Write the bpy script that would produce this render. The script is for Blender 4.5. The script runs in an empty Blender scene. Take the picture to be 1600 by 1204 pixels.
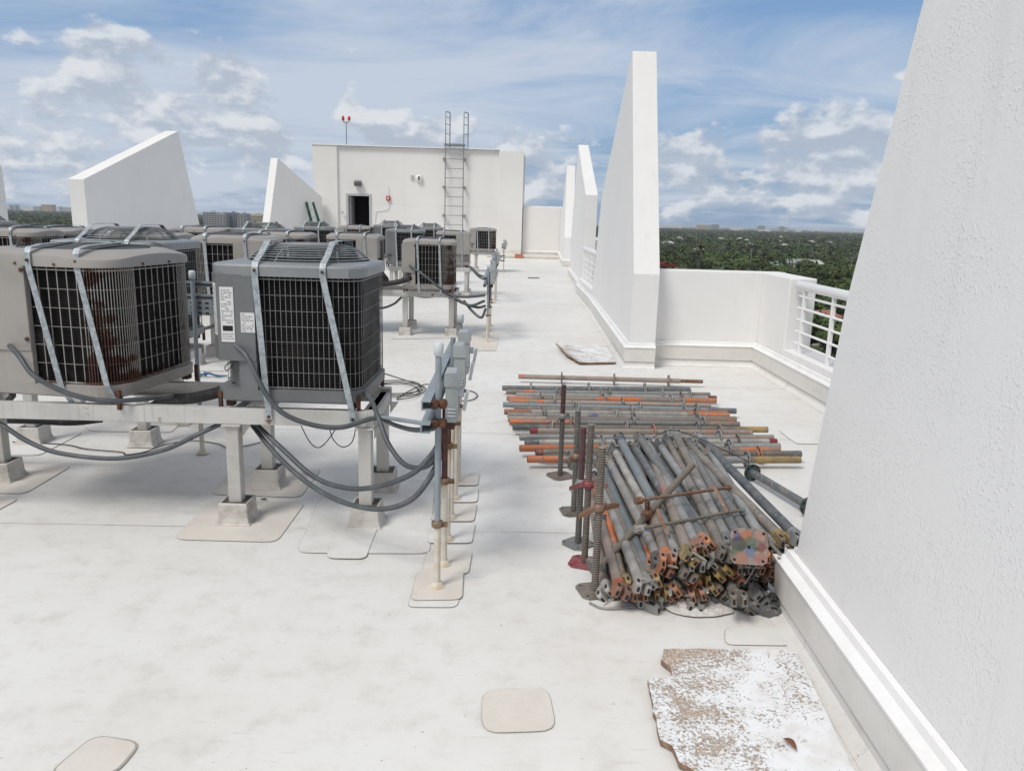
import bpy, math, random
from mathutils import Vector, Matrix, noise
R_ = math.radians
rnd = random.Random(7)
scene = bpy.context.scene
COL = scene.collection

# ------------------------------------------------------------------ camera
CAM = Vector((0, 0, 1.6))
F_PX, PITCH, ROLL, YAW = 1200.0, R_(12.09), R_(1.6), R_(0.6)
_R = Vector((1, 0, 0)); _U = Vector((0, math.sin(PITCH), math.cos(PITCH))); _F = Vector((0, math.cos(PITCH), -math.sin(PITCH)))
_r = math.cos(ROLL) * _R + math.sin(ROLL) * _U
_u = -math.sin(ROLL) * _R + math.cos(ROLL) * _U
_rz = Matrix.Rotation(-YAW, 3, 'Z')
CR, CU, CF = _rz @ _r, _rz @ _u, _rz @ _F
cd = bpy.data.cameras.new('camera'); cam = bpy.data.objects.new('camera', cd); COL.objects.link(cam)
cam.matrix_world = Matrix(((CR.x, CU.x, -CF.x, CAM.x), (CR.y, CU.y, -CF.y, CAM.y), (CR.z, CU.z, -CF.z, CAM.z), (0, 0, 0, 1)))
cd.sensor_width = 36.0; cd.lens = F_PX / 1600.0 * 36.0; cd.clip_start = 0.05; cd.clip_end = 20000
scene.camera = cam

def ray(px, py): return CF + CR * ((px - 800) / F_PX) - CU * ((py - 602) / F_PX)
def at(px, py, Y):                     # point of the photo at world depth Y
    d = ray(px, py); return CAM + d * (Y / d.y)
def gz(px, py, z=0.0):                 # point of the photo on the level z
    d = ray(px, py); return CAM + d * ((z - CAM.z) / d.z)

# ------------------------------------------------------------------ sky, sun, exposure
SUN_DIR = Vector((-0.40, -0.42, 0.81)).normalized()
SUN_EL = math.asin(SUN_DIR.z); SUN_AZ = math.atan2(SUN_DIR.x, SUN_DIR.y)
world = bpy.data.worlds.new("World"); scene.world = world; world.use_nodes = True
wt = world.node_tree; wt.nodes.clear()
class NB:
    def __init__(s, t): s.t = t
    def n(s, typ, ins=None, **kw):
        nd = s.t.nodes.new(typ)
        for k, v in kw.items(): setattr(nd, k, v)
        if ins:
            for k, v in ins.items():
                sk = nd.inputs[k]
                if isinstance(v, bpy.types.NodeSocket): s.t.links.new(v, sk)
                else: sk.default_value = v
        return nd
    def m(s, op, a, b=0.0, c=None, clamp=False):
        i = {0: a, 1: b}
        if c is not None: i[2] = c
        return s.n('ShaderNodeMath', i, operation=op, use_clamp=clamp).outputs[0]
    def vm(s, op, a, b=None, sc=None):
        i = {0: a}
        if b is not None: i[1] = b
        nd = s.n('ShaderNodeVectorMath', i, operation=op)
        if sc is not None: nd.inputs['Scale'].default_value = sc
        return nd
    def mix(s, f, a, b, bt='MIX'):
        nd = s.n('ShaderNodeMix', None, data_type='RGBA', blend_type=bt)
        for k, v in ((0, f), (6, a), (7, b)):
            if isinstance(v, bpy.types.NodeSocket): s.t.links.new(v, nd.inputs[k])
            else: nd.inputs[k].default_value = (*v, 1) if isinstance(v, tuple) and len(v) == 3 else v
        return nd.outputs[2]
    def noise(s, vec, scale, detail=4, rough=0.55, dist=0.0):
        return s.n('ShaderNodeTexNoise', {'Vector': vec, 'Scale': scale, 'Detail': detail, 'Roughness': rough, 'Distortion': dist}).outputs[0]
    def ramp(s, v, lo, hi):
        nd = s.n('ShaderNodeMapRange', {0: v, 1: lo, 2: hi, 3: 0.0, 4: 1.0}, interpolation_type='SMOOTHSTEP'); return nd.outputs[0]
w = NB(wt)
sky = w.n('ShaderNodeTexSky', None, sky_type='NISHITA', sun_disc=False, sun_elevation=SUN_EL, sun_rotation=SUN_AZ,
          altitude=30.0, air_density=1.0, dust_density=1.2, ozone_density=1.6)
dirn = w.n('ShaderNodeTexCoord').outputs['Generated']
nrm = w.vm('NORMALIZE', dirn).outputs[0]
sep = w.n('ShaderNodeSeparateXYZ', {0: nrm})
zc = w.m('MAXIMUM', sep.outputs[2], 0.0)
den = w.m('ADD', zc, 0.10)
pl = w.n('ShaderNodeCombineXYZ', {0: w.m('DIVIDE', sep.outputs[0], den), 1: w.m('DIVIDE', sep.outputs[1], den), 2: 0.0}).outputs[0]
plr = w.n('ShaderNodeMapping', {'Vector': pl, 'Rotation': (0, 0, R_(-20)), 'Scale': (0.62, 1.0, 1.0), 'Location': (3.1, 1.7, 0)}).outputs[0]
cir = w.noise(plr, 0.85, 8, 0.60, 0.9)
veil = w.noise(plr, 0.35, 3, 0.5, 0.4)
# cumulus, low over the horizon
sc3 = w.n('ShaderNodeMapping', {'Vector': nrm, 'Scale': (1.0, 1.0, 1.9)}).outputs[0]
cn = w.noise(sc3, 12.0, 9, 0.56, 0.15)
cnb = w.noise(w.n('ShaderNodeMapping', {'Vector': sc3, 'Location': (-0.008, 0.0, 0.022)}).outputs[0], 12.0, 9, 0.56, 0.15)
def masks(items):
    bias = None
    for (x, y, rad, amp) in items:
        d = ray(x, y).normalized()
        dist = w.n('ShaderNodeVectorMath', {0: nrm, 1: (d.x, d.y, d.z)}, operation='DISTANCE').outputs['Value']
        g = w.n('ShaderNodeMapRange', {0: dist, 1: 0.0, 2: rad * 2.6, 3: amp * 1.12, 4: 0.0}, interpolation_type='SMOOTHSTEP').outputs[0]
        bias = g if bias is None else w.m('MAXIMUM', bias, g)
    return bias
bias = masks([(150, 90, .028, .30), (180, 122, .034, .32), (218, 150, .040, .32), (262, 180, .045, .32), (305, 203, .048, .32), (350, 222, .045, .30), (395, 215, .035, .32), (428, 240, .035, .28),
              (352, 134, .028, .36), (240, 98, .03, .24), (60, 205, .06, .24), (25, 190, .05, .2), (110, 245, .05, .24), (345, 258, .03, .24), (30, 255, .05, .2), (614, 212, .024, .34), (700, 222, .03, .26), (785, 224, .022, .3), (545, 116, .022, .2), (540, 168, .018, .22),
              (1060, 262, .035, .30), (1100, 246, .03, .32), (1150, 272, .045, .27), (1205, 268, .045, .29), (1255, 258, .05, .32), (1300, 240, .035, .36), (1345, 268, .04, .30), (1110, 296, .045, .24), (1200, 300, .05, .25), (1310, 292, .05, .26), (845, 270, .05, .25), (870, 300, .05, .22), (1400, 255, .06, .3), (1500, 270, .07, .3), (-120, 200, .1, .3)])
veilm = masks([(540, 30, .16, .17), (640, 70, .10, .12), (120, 30, .20, .16), (60, 120, .13, .14), (300, 60, .12, .06), (850, 75, .10, .08), (1150, 150, .18, .05), (480, 200, .14, .10), (1250, 60, .18, .04)])
cirm = w.m('MULTIPLY', w.ramp(w.m('ADD', w.m('MULTIPLY', veilm, 0.72), w.m('ADD', w.m('MULTIPLY', cir, 0.62), w.m('MULTIPLY', veil, 0.38))), 0.44, 0.66), 0.86)
elow = w.n('ShaderNodeMapRange', {0: sep.outputs[2], 1: 0.0, 2: 0.22, 3: 0.02, 4: -0.03}).outputs[0]
tot = w.m('ADD', w.m('ADD', cn, bias), elow)
cum = w.ramp(tot, 0.665, 0.775)
lit = w.ramp(w.m('SUBTRACT', cn, cnb), -0.06, 0.12)
dens = w.ramp(tot, 0.66, 0.95)
cumcol = w.mix(lit, (3.7, 4.2, 5.0), (6.3, 6.5, 6.75))
base = sky.outputs[0]
hz = w.ramp(sep.outputs[2], 0.20, -0.02)
base = w.mix(0.62, base, (1.55, 2.9, 5.1))
base = w.mix(w.m('MULTIPLY', hz, 0.80), base, (2.35, 3.2, 4.5))
base = w.mix(cirm, base, (4.9, 5.4, 6.2))
high = w.m('MAXIMUM', w.ramp(sep.outputs[2], 0.36, 0.62), w.ramp(sep.outputs[1], 0.10, -0.35))   # unseen bright cloud, added overhead and behind to whiten the light
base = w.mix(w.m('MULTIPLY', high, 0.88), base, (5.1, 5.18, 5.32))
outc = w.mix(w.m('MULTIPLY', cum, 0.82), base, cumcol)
gnd = w.ramp(sep.outputs[2], -0.002, -0.02)
outc = w.mix(gnd, outc, (1.6, 1.9, 2.1))
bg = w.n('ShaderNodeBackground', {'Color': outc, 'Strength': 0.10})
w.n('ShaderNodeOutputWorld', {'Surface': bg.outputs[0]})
sd = bpy.data.lights.new('sun', 'SUN'); sd.energy = 2.0; sd.angle = R_(20); sd.color = (1.0, 0.955, 0.885)
so = bpy.data.objects.new('sun', sd); COL.objects.link(so); so.rotation_euler = (-SUN_DIR).to_track_quat('-Z', 'Y').to_euler()
so.location = (0, 0, 60)
scene.view_settings.view_transform = 'Standard'; scene.view_settings.look = 'None'
scene.view_settings.exposure = 0.26; scene.view_settings.gamma = 1.0
scene.cycles.max_bounces = 6; scene.cycles.volume_max_steps = 64

# ------------------------------------------------------------------ mesh + tagging helpers
class MB:
    def __init__(s): s.v = []; s.f = []; s.mi = []; s.sm = []
    def add(s, vs, fs, mi=0, sm=False):
        o = len(s.v); s.v += [tuple(q) for q in vs]
        for q in fs: s.f.append(tuple(o + i for i in q)); s.mi.append(mi); s.sm.append(sm)
    def box(s, c, d, mi=0, rot=None):
        c = Vector(c); hx, hy, hz_ = d[0] / 2, d[1] / 2, d[2] / 2
        vs = [Vector((sx * hx, sy * hy, sz * hz_)) for sx in (-1, 1) for sy in (-1, 1) for sz in (-1, 1)]
        if rot is not None: vs = [rot @ q for q in vs]
        s.add([q + c for q in vs], [(0, 1, 3, 2), (4, 6, 7, 5), (0, 4, 5, 1), (2, 3, 7, 6), (0, 2, 6, 4), (1, 5, 7, 3)], mi)
    def loft(s, rings, mi=0, sm=False, cap=True, closed=True):
        n = len(rings[0]); vs = [q for r in rings for q in r]; fs = []
        for i in range(len(rings) - 1):
            for j in range(n if closed else n - 1):
                k = (j + 1) % n
                fs.append((i * n + j, i * n + k, (i + 1) * n + k, (i + 1) * n + j))
        s.add(vs, fs, mi, sm)
        if cap:
            s.add(rings[0], [tuple(range(n))[::-1]], mi); s.add(rings[-1], [tuple(range(n))], mi)
    def prism(s, pts, off, mi=0):          # polygon pts extruded by vector off
        off = Vector(off); a = [Vector(p) for p in pts]; s.loft([a, [p + off for p in a]], mi)
    def tube(s, pts, r, n=8, mi=0, cap=True, sm=True):
        pts = [Vector(p) for p in pts]; rs = r if isinstance(r, (list, tuple)) else [r] * len(pts)
        rings = []; up = None
        for i, p in enumerate(pts):
            t = (pts[min(i + 1, len(pts) - 1)] - pts[max(i - 1, 0)]).normalized()
            if up is None: up = Vector((0, 0, 1)) if abs(t.z) < 0.9 else Vector((1, 0, 0))
            x = t.cross(up).normalized(); up = x.cross(t).normalized()
            rings.append([p + (x * math.cos(a) + up * math.sin(a)) * rs[i] for a in [2 * math.pi * k / n for k in range(n)]])
        s.loft(rings, mi, sm, cap)
    def lathe(s, prof, n=24, c=(0, 0, 0), mi=0, sm=True, rot=None):
        c = Vector(c); rings = []
        for (r, z) in prof:
            rg = [Vector((r * math.cos(2 * math.pi * k / n), r * math.sin(2 * math.pi * k / n), z)) for k in range(n)]
            if rot is not None: rg = [rot @ q for q in rg]
            rings.append([q + c for q in rg])
        s.loft(rings, mi, sm, True)
    def strip(s, pts, wdir, wd, th, mi=0):   # flat band following pts
        pts = [Vector(p) for p in pts]; wv = Vector(wdir).normalized() * wd / 2; rings = []
        for i, p in enumerate(pts):
            t = (pts[min(i + 1, len(pts) - 1)] - pts[max(i - 1, 0)]).normalized()
            nn = t.cross(wv).normalized() * th / 2
            rings.append([p - wv - nn, p + wv - nn, p + wv + nn, p - wv + nn])
        s.loft(rings, mi)
    def build(s, name, mats, parent=None, bevel=0, loc=None):
        me = bpy.data.meshes.new(name); me.from_pydata(s.v, [], s.f)
        for m_ in (mats if isinstance(mats, (list, tuple)) else [mats]): me.materials.append(m_)
        me.polygons.foreach_set('material_index', s.mi); me.polygons.foreach_set('use_smooth', s.sm); me.update()
        o = bpy.data.objects.new(name, me); COL.objects.link(o)
        if parent: o.parent = parent
        if loc: o.location = loc
        if bevel:
            b = o.modifiers.new('bevel', 'BEVEL'); b.width = bevel; b.segments = 2; b.limit_method = 'ANGLE'; b.angle_limit = R_(40)
        return o
def smooth(pts, n=8):
    P = [Vector(p) for p in pts]; P = [P[0] * 2 - P[1]] + P + [P[-1] * 2 - P[-2]]; out = []
    for i in range(1, len(P) - 2):
        for k in range(n):
            t = k / n; a, b, c, d = P[i - 1], P[i], P[i + 1], P[i + 2]
            out.append(.5 * ((2 * b) + (c - a) * t + (2 * a - 5 * b + 4 * c - d) * t * t + (3 * b - a - 3 * c + d) * t ** 3))
    out.append(P[-2]); return out
def tag(o, label=None, cat=None, group=None, kind=None):
    if label: o['label'] = label
    if cat: o['category'] = cat
    if group: o['group'] = group
    if kind: o['kind'] = kind
    return o
def thing(name, label, cat, loc=(0, 0, 0), rz=0, group=None):
    o = bpy.data.objects.new(name, None); COL.objects.link(o); o.location = loc; o.rotation_euler = (0, 0, rz)
    o.empty_display_size = 0.1
    return tag(o, label, cat, group)
KIDS = {}
def dup(o, parent=None, label=None, loc=None, rz=None, mat=None):
    kids = [c for c in ALLC(o)]
    c = o.copy(); COL.objects.link(c); c.parent = parent
    if parent is None:
        if label: c['label'] = label
        if loc is not None: c.location = loc
        if rz is not None: c.rotation_euler = (0, 0, rz)
    for k in kids: dup(k, c)
    return c
def ALLC(o): return list(o.children)

# ------------------------------------------------------------------ materials
MATS = {}
def mat(name, col, rough=0.6, metal=0.0, spec=0.5, builder=None):
    if name in MATS: return MATS[name]
    m_ = bpy.data.materials.new(name); m_.use_nodes = True; b = NB(m_.node_tree)
    p = m_.node_tree.nodes['Principled BSDF']
    p.inputs['Base Color'].default_value = (*col, 1); p.inputs['Roughness'].default_value = rough; p.inputs['Metallic'].default_value = metal
    p.inputs['Specular IOR Level'].default_value = spec
    if builder: builder(b, p)
    MATS[name] = m_; return m_
def L(b, o, i): b.t.links.new(o, i)
def coords(b, obj=True): return b.n('ShaderNodeTexCoord').outputs['Object'] if obj else b.n('ShaderNodeNewGeometry').outputs['Position']
def worn(c1, c2, scale=6, lo=0.45, hi=0.65, c3=None, s3=20, lo3=0.62, hi3=0.7, bump=0.0, bs=60, world_=False, rand=0.0, streak=None):
    def f(b, p):
        v = coords(b, not world_)
        col = b.mix(b.ramp(b.noise(v, scale, 6, 0.62), lo, hi), c1, c2)
        if c3: col = b.mix(b.ramp(b.noise(v, s3, 6, 0.65), lo3, hi3), col, c3)
        if streak:
            sv = b.n('ShaderNodeMapping', {'Vector': v, 'Scale': (streak[1], streak[1], 0.6)}).outputs[0]
            col = b.mix(b.m('MULTIPLY', b.ramp(b.noise(sv, 3, 5, 0.6), 0.52, 0.72), streak[2]), col, streak[0])
        if rand:
            oi = b.n('ShaderNodeObjectInfo').outputs['Random']
            hs = b.n('ShaderNodeHueSaturation', {'Value': b.m('ADD', b.m('MULTIPLY', oi, rand), 1 - rand / 2), 'Color': col}); col = hs.outputs[0]
        L(b, col, p.inputs['Base Color'])
        if bump:
            bn = b.n('ShaderNodeBump', {'Strength': bump, 'Distance': 0.01, 'Height': b.noise(v, bs, 5, 0.6)})
            L(b, bn.outputs[0], p.inputs['Normal'])
    return f

def roof_nodes(b, p):
    v = coords(b, False)
    base = b.mix(b.ramp(b.noise(v, 0.55, 6, 0.62), 0.38, 0.66), (0.70, 0.70, 0.69), (0.65, 0.635, 0.61))
    fine = b.ramp(b.noise(v, 7, 8, 0.68), 0.46, 0.74)
    base = b.mix(b.m('MULTIPLY', fine, 0.45), base, (0.49, 0.46, 0.42))
    # scuffs, drawn out in two directions
    for ang, sc, lo in ((52, 26.0, 0.61), (-58, 20, 0.62), (76, 14, 0.63), (-35, 34, 0.62)):
        mp = b.n('ShaderNodeMapping', {'Vector': v, 'Rotation': (0, 0, R_(ang)), 'Scale': (0.22, 1.7, 1)}).outputs[0]
        s_ = b.ramp(b.noise(mp, sc, 7, 0.66), lo, lo + 0.06)
        base = b.mix(b.m('MULTIPLY', s_, 0.20), base, (0.36, 0.345, 0.325))
    spk = b.ramp(b.noise(v, 46, 3, 0.5), 0.71, 0.76)
    base = b.mix(b.m('MULTIPLY', spk, 0.8), base, (0.20, 0.18, 0.15))
    # darker dirt near where water stands
    dirt = b.ramp(b.noise(b.n('ShaderNodeMapping', {'Vector': v, 'Location': (5.2, 1.4, 0)}).outputs[0], 0.9, 7, 0.7), 0.57, 0.75)
    base = b.mix(b.m('MULTIPLY', dirt, 0.14), base, (0.42, 0.38, 0.33))
    sp = b.n('ShaderNodeSeparateXYZ', {0: v})
    wob = b.m('MULTIPLY', b.m('SUBTRACT', b.noise(v, 1.6, 3), 0.5), 0.035)
    sy = b.m('ADD', b.m('ADD', sp.outputs[1], b.m('MULTIPLY', sp.outputs[0], -0.016)), wob)
    fr = b.m('FRACT', b.m('ADD', b.m('DIVIDE', b.m('SUBTRACT', sy, 3.79), 1.9), 0.5))
    dd = b.m('MULTIPLY', b.m('ABSOLUTE', b.m('SUBTRACT', fr, 0.5)), 1.9)
    seam = b.n('ShaderNodeMapRange', {0: dd, 1: 0.0015, 2: 0.0045, 3: 1.0, 4: 0.0}).outputs[0]
    brk = b.ramp(b.noise(v, 1.1, 4), 0.30, 0.50)
    base = b.mix(b.m('MULTIPLY', seam, b.m('MULTIPLY', brk, 0.9)), base, (0.15, 0.14, 0.13))
    halo = b.n('ShaderNodeMapRange', {0: dd, 1: 0.0, 2: 0.09, 3: 0.16, 4: 0.0}).outputs[0]
    base = b.mix(b.m('MULTIPLY', halo, b.noise(v, 5, 5)), base, (0.45, 0.42, 0.38))
    L(b, base, p.inputs['Base Color'])
    h = b.m('ADD', b.m('MULTIPLY', b.noise(v, 1.4, 5), 1.0), b.m('MULTIPLY', b.noise(v, 60, 4), 0.03))
    h = b.m('SUBTRACT', h, b.m('MULTIPLY', seam, 0.15))
    bn = b.n('ShaderNodeBump', {'Strength': 0.35, 'Distance': 0.02, 'Height': h}); L(b, bn.outputs[0], p.inputs['Normal'])
M_ROOF = mat('roof_membrane', (0.7, 0.7, 0.7), 0.55, builder=roof_nodes)
M_PATCH = mat('membrane_patch', (0.6, 0.57, 0.53), 0.6, builder=worn((0.645, 0.61, 0.565), (0.585, 0.545, 0.50), 3, 0.4, 0.7, (0.40, 0.36, 0.32), 9, 0.6, 0.8, 0.2, 30, True))
M_PATCHW = mat('membrane_patch_clean', (0.68, 0.67, 0.66), 0.6, builder=worn((0.69, 0.69, 0.68), (0.60, 0.585, 0.56), 3, 0.4, 0.7, (0.46, 0.43, 0.4), 9, 0.62, 0.8, 0.2, 30, True))
M_SEAL = mat('sealant_line', (0.36, 0.34, 0.31), 0.7)
def stucco(b, p, strength=0.38, scale=1.0, dirt=0.10):
    v = coords(b, False)
    n1 = b.noise(v, 85 * scale, 2, 0.5); n2 = b.noise(v, 190 * scale, 3, 0.6); n3 = b.noise(v, 4.5, 3, 0.5)
    blob = b.m('MULTIPLY', b.ramp(n1, 0.56, 0.68), b.ramp(n3, 0.35, 0.60))
    h = b.m('ADD', b.m('MULTIPLY', blob, 0.9), b.m('ADD', b.m('MULTIPLY', n2, 0.30), b.m('MULTIPLY', b.noise(v, 14, 4), 0.5)))
    bn = b.n('ShaderNodeBump', {'Strength': strength, 'Distance': 0.006, 'Height': h}); L(b, bn.outputs[0], p.inputs['Normal'])
    col = b.mix(b.m('MULTIPLY', b.ramp(b.noise(v, 1.3, 5), 0.4, 0.7), dirt * 4), (0.775, 0.772, 0.765), (0.725, 0.72, 0.71))
    st_ = b.ramp(b.noise(b.n('ShaderNodeMapping', {'Vector': v, 'Scale': (5, 5, 0.35)}).outputs[0], 1.6, 6, 0.6), 0.56, 0.78)
    col = b.mix(b.m('MULTIPLY', st_, 0.30), col, (0.60, 0.585, 0.56))
    L(b, col, p.inputs['Base Color'])
M_STUC = mat('white_stucco', (0.76, 0.76, 0.76), 0.6, builder=stucco)
M_STUCF = mat('white_stucco_fine', (0.76, 0.76, 0.76), 0.7, builder=lambda b, p: stucco(b, p, 0.3, 1.0))
M_CREAM = mat('cream_wall_paint', (0.66, 0.64, 0.6), 0.75, builder=worn((0.74, 0.733, 0.72), (0.70, 0.692, 0.678), 0.5, 0.35, 0.7, None, bump=0.25, bs=22, world_=True))
M_FLASH = mat('painted_flashing', (0.62, 0.6, 0.57), 0.5, builder=worn((0.70, 0.682, 0.65), (0.63, 0.61, 0.575), 2.5, 0.4, 0.7, (0.42, 0.38, 0.34), 11, 0.63, 0.78, 0.15, 20, True))
M_LEDGE = mat('white_flashing_ledge', (0.78, 0.78, 0.78), 0.4, builder=worn((0.79, 0.79, 0.79), (0.72, 0.72, 0.71), 5, 0.4, 0.7, None, bump=0.25, bs=14, world_=True))
M_WHITEM = mat('white_painted_metal', (0.80, 0.80, 0.80), 0.35)
M_GALV = mat('galvanised_strap', (0.45, 0.49, 0.52), 0.55, 0.25, builder=worn((0.40, 0.445, 0.48), (0.27, 0.305, 0.33), 45, 0.4, 0.6))
M_TAN = mat('tan_enamel', (0.36, 0.33, 0.30), 0.5, builder=worn((0.315, 0.298, 0.283), (0.265, 0.25, 0.238), 2.5, 0.4, 0.7, (0.20, 0.13, 0.09), 14, 0.69, 0.76, 0.05, 30, streak=((0.30, 0.27, 0.24), 9, 0.5)))
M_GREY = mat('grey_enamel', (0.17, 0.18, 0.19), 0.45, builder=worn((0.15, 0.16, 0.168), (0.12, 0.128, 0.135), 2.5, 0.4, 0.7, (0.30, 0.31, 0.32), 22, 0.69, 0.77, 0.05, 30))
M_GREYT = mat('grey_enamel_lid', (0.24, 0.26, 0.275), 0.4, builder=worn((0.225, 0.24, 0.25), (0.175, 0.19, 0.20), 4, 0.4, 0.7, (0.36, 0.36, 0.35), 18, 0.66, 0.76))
def coil_nodes(b, p):
    v = coords(b); sp = b.n('ShaderNodeSeparateXYZ', {0: v})
    wv = b.m('SINE', b.m('MULTIPLY', sp.outputs[2], 420.0))
    L(b, b.mix(b.ramp(b.noise(v, 5, 5, 0.6), 0.45, 0.75), (0.006, 0.006, 0.007), (0.020, 0.019, 0.018)), p.inputs['Base Color'])
    bn = b.n('ShaderNodeBump', {'Strength': 0.5, 'Distance': 0.003, 'Height': wv}); L(b, bn.outputs[0], p.inputs['Normal'])
M_COIL = mat('black_coil_fins', (0.015, 0.015, 0.015), 0.7, spec=0.12, builder=coil_nodes)
def rusty_wire(b, p):
    v = coords(b); sp = b.n('ShaderNodeSeparateXYZ', {0: v})
    low = b.n('ShaderNodeMapRange', {0: sp.outputs[2], 1: 0.15, 2: 0.55, 3: 0.16, 4: -0.05}).outputs[0]
    right = b.n('ShaderNodeMapRange', {0: sp.outputs[0], 1: 0.1, 2: 0.4, 3: 0.0, 4: 0.10}).outputs[0]
    band = b.m('MULTIPLY', b.m('SINE', b.m('MULTIPLY', sp.outputs[2], 62.0)), 0.045)
    cor = b.n('ShaderNodeMapRange', {0: b.m('ABSOLUTE', b.m('SUBTRACT', sp.outputs[0], 0.35)), 1: 0.03, 2: 0.14, 3: 0.09, 4: -0.18}).outputs[0]
    f = b.ramp(b.m('ADD', b.m('ADD', b.m('ADD', b.noise(v, 6.5, 6, 0.7), low), band), cor), 0.53, 0.66)
    L(b, b.mix(f, (0.31, 0.295, 0.275), (0.10, 0.042, 0.027)), p.inputs['Base Color'])
M_WIRE_T = mat('tan_guard_wire', (0.30, 0.29, 0.27), 0.55, builder=rusty_wire)
M_WIRE_G = mat('grey_guard_wire', (0.14, 0.145, 0.145), 0.5, builder=worn((0.20, 0.205, 0.20), (0.13, 0.127, 0.12), 5, 0.45, 0.65))
M_WIRE_K = mat('dark_fan_wire', (0.06, 0.065, 0.07), 0.45)
M_WIRE_M = mat('grey_fan_wire', (0.22, 0.24, 0.25), 0.4)
M_RUST = mat('rust', (0.11, 0.045, 0.025), 0.85, builder=worn((0.13, 0.05, 0.025), (0.05, 0.025, 0.018), 30, 0.4, 0.6, bump=0.5, bs=90))
M_STAND = mat('stand_paint', (0.5, 0.5, 0.48), 0.5, 0.1, builder=worn((0.53, 0.53, 0.52), (0.45, 0.44, 0.42), 3, 0.4, 0.7, (0.20, 0.10, 0.06), 9, 0.63, 0.72, 0.15, 40, streak=((0.34, 0.27, 0.21), 14, 0.5)))
M_LEG = mat('leg_paint', (0.5, 0.49, 0.47), 0.5, builder=worn((0.50, 0.495, 0.475), (0.40, 0.385, 0.36), 4, 0.4, 0.7, (0.22, 0.19, 0.16), 15, 0.67, 0.76, 0.2, 40))
M_CURB = mat('coated_curb', (0.5, 0.48, 0.45), 0.7, builder=worn((0.54, 0.52, 0.49), (0.36, 0.33, 0.30), 9, 0.42, 0.68, bump=0.8, bs=14))
M_TAR = mat('tar_fill', (0.05, 0.045, 0.04), 0.8, builder=worn((0.06, 0.055, 0.05), (0.12, 0.11, 0.10), 20, 0.4, 0.7, bump=0.6, bs=50))
M_COND = mat('grey_flexible_conduit', (0.10, 0.115, 0.13), 0.5, builder=worn((0.066, 0.076, 0.087), (0.10, 0.11, 0.12), 9, 0.45, 0.7))
M_INS = mat('black_pipe_insulation', (0.012, 0.012, 0.013), 0.55, builder=worn((0.012, 0.012, 0.013), (0.05, 0.05, 0.05), 12, 0.5, 0.75, bump=1.0, bs=25))
M_BLKW = mat('black_wire', (0.03, 0.03, 0.032), 0.5)
M_PVC = mat('grey_pvc_pipe', (0.24, 0.28, 0.31), 0.5, builder=worn((0.26, 0.30, 0.335), (0.20, 0.23, 0.25), 5, 0.4, 0.7, (0.42, 0.42, 0.4), 16, 0.66, 0.76))
M_PVCW = mat('coated_white_pipe', (0.62, 0.58, 0.5), 0.6, builder=worn((0.62, 0.59, 0.53), (0.48, 0.39, 0.27), 5, 0.42, 0.62, (0.20, 0.11, 0.06), 14, 0.62, 0.72, bump=0.3, bs=40))
M_RUSTP = mat('rust_brown_pipe', (0.08, 0.03, 0.022), 0.7, builder=worn((0.085, 0.032, 0.024), (0.04, 0.02, 0.017), 12, 0.4, 0.65, (0.40, 0.34, 0.26), 30, 0.70, 0.76))
M_DISC = mat('grey_switch_box', (0.38, 0.42, 0.43), 0.45, builder=worn((0.34, 0.37, 0.38), (0.27, 0.29, 0.30), 6, 0.4, 0.7))
M_CAPW = mat('pale_pipe_cap', (0.55, 0.59, 0.62), 0.5)
M_STICK = mat('white_sticker', (0.62, 0.63, 0.63), 0.5); M_INK = mat('grey_print', (0.22, 0.22, 0.23), 0.6)
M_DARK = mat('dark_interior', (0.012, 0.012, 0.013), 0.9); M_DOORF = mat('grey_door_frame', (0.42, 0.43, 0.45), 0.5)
M_LADDER = mat('grey_ladder_steel', (0.27, 0.29, 0.30), 0.4, 0.5)
M_RED = mat('red_plastic', (0.42, 0.04, 0.025), 0.35); M_GREENF = mat('green_fibreglass', (0.015, 0.12, 0.075), 0.45); M_ALU = mat('aluminium', (0.5, 0.52, 0.53), 0.35, 0.8)
M_BRONZE = mat('bronze_fitting', (0.10, 0.095, 0.09), 0.4); M_LENS = mat('lamp_lens', (0.45, 0.45, 0.43), 0.2)
M_LEAF = mat('dry_leaf', (0.19, 0.075, 0.035), 0.6)
M_BLUE = mat('blue_cloth', (0.06, 0.13, 0.27), 0.8)
M_CLOTH = mat('crumpled_white_sheet', (0.55, 0.53, 0.5), 0.7, builder=worn((0.56, 0.54, 0.515), (0.36, 0.335, 0.305), 14, 0.42, 0.66, (0.16, 0.13, 0.11), 30, 0.61, 0.68, bump=1.0, bs=32))

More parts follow.
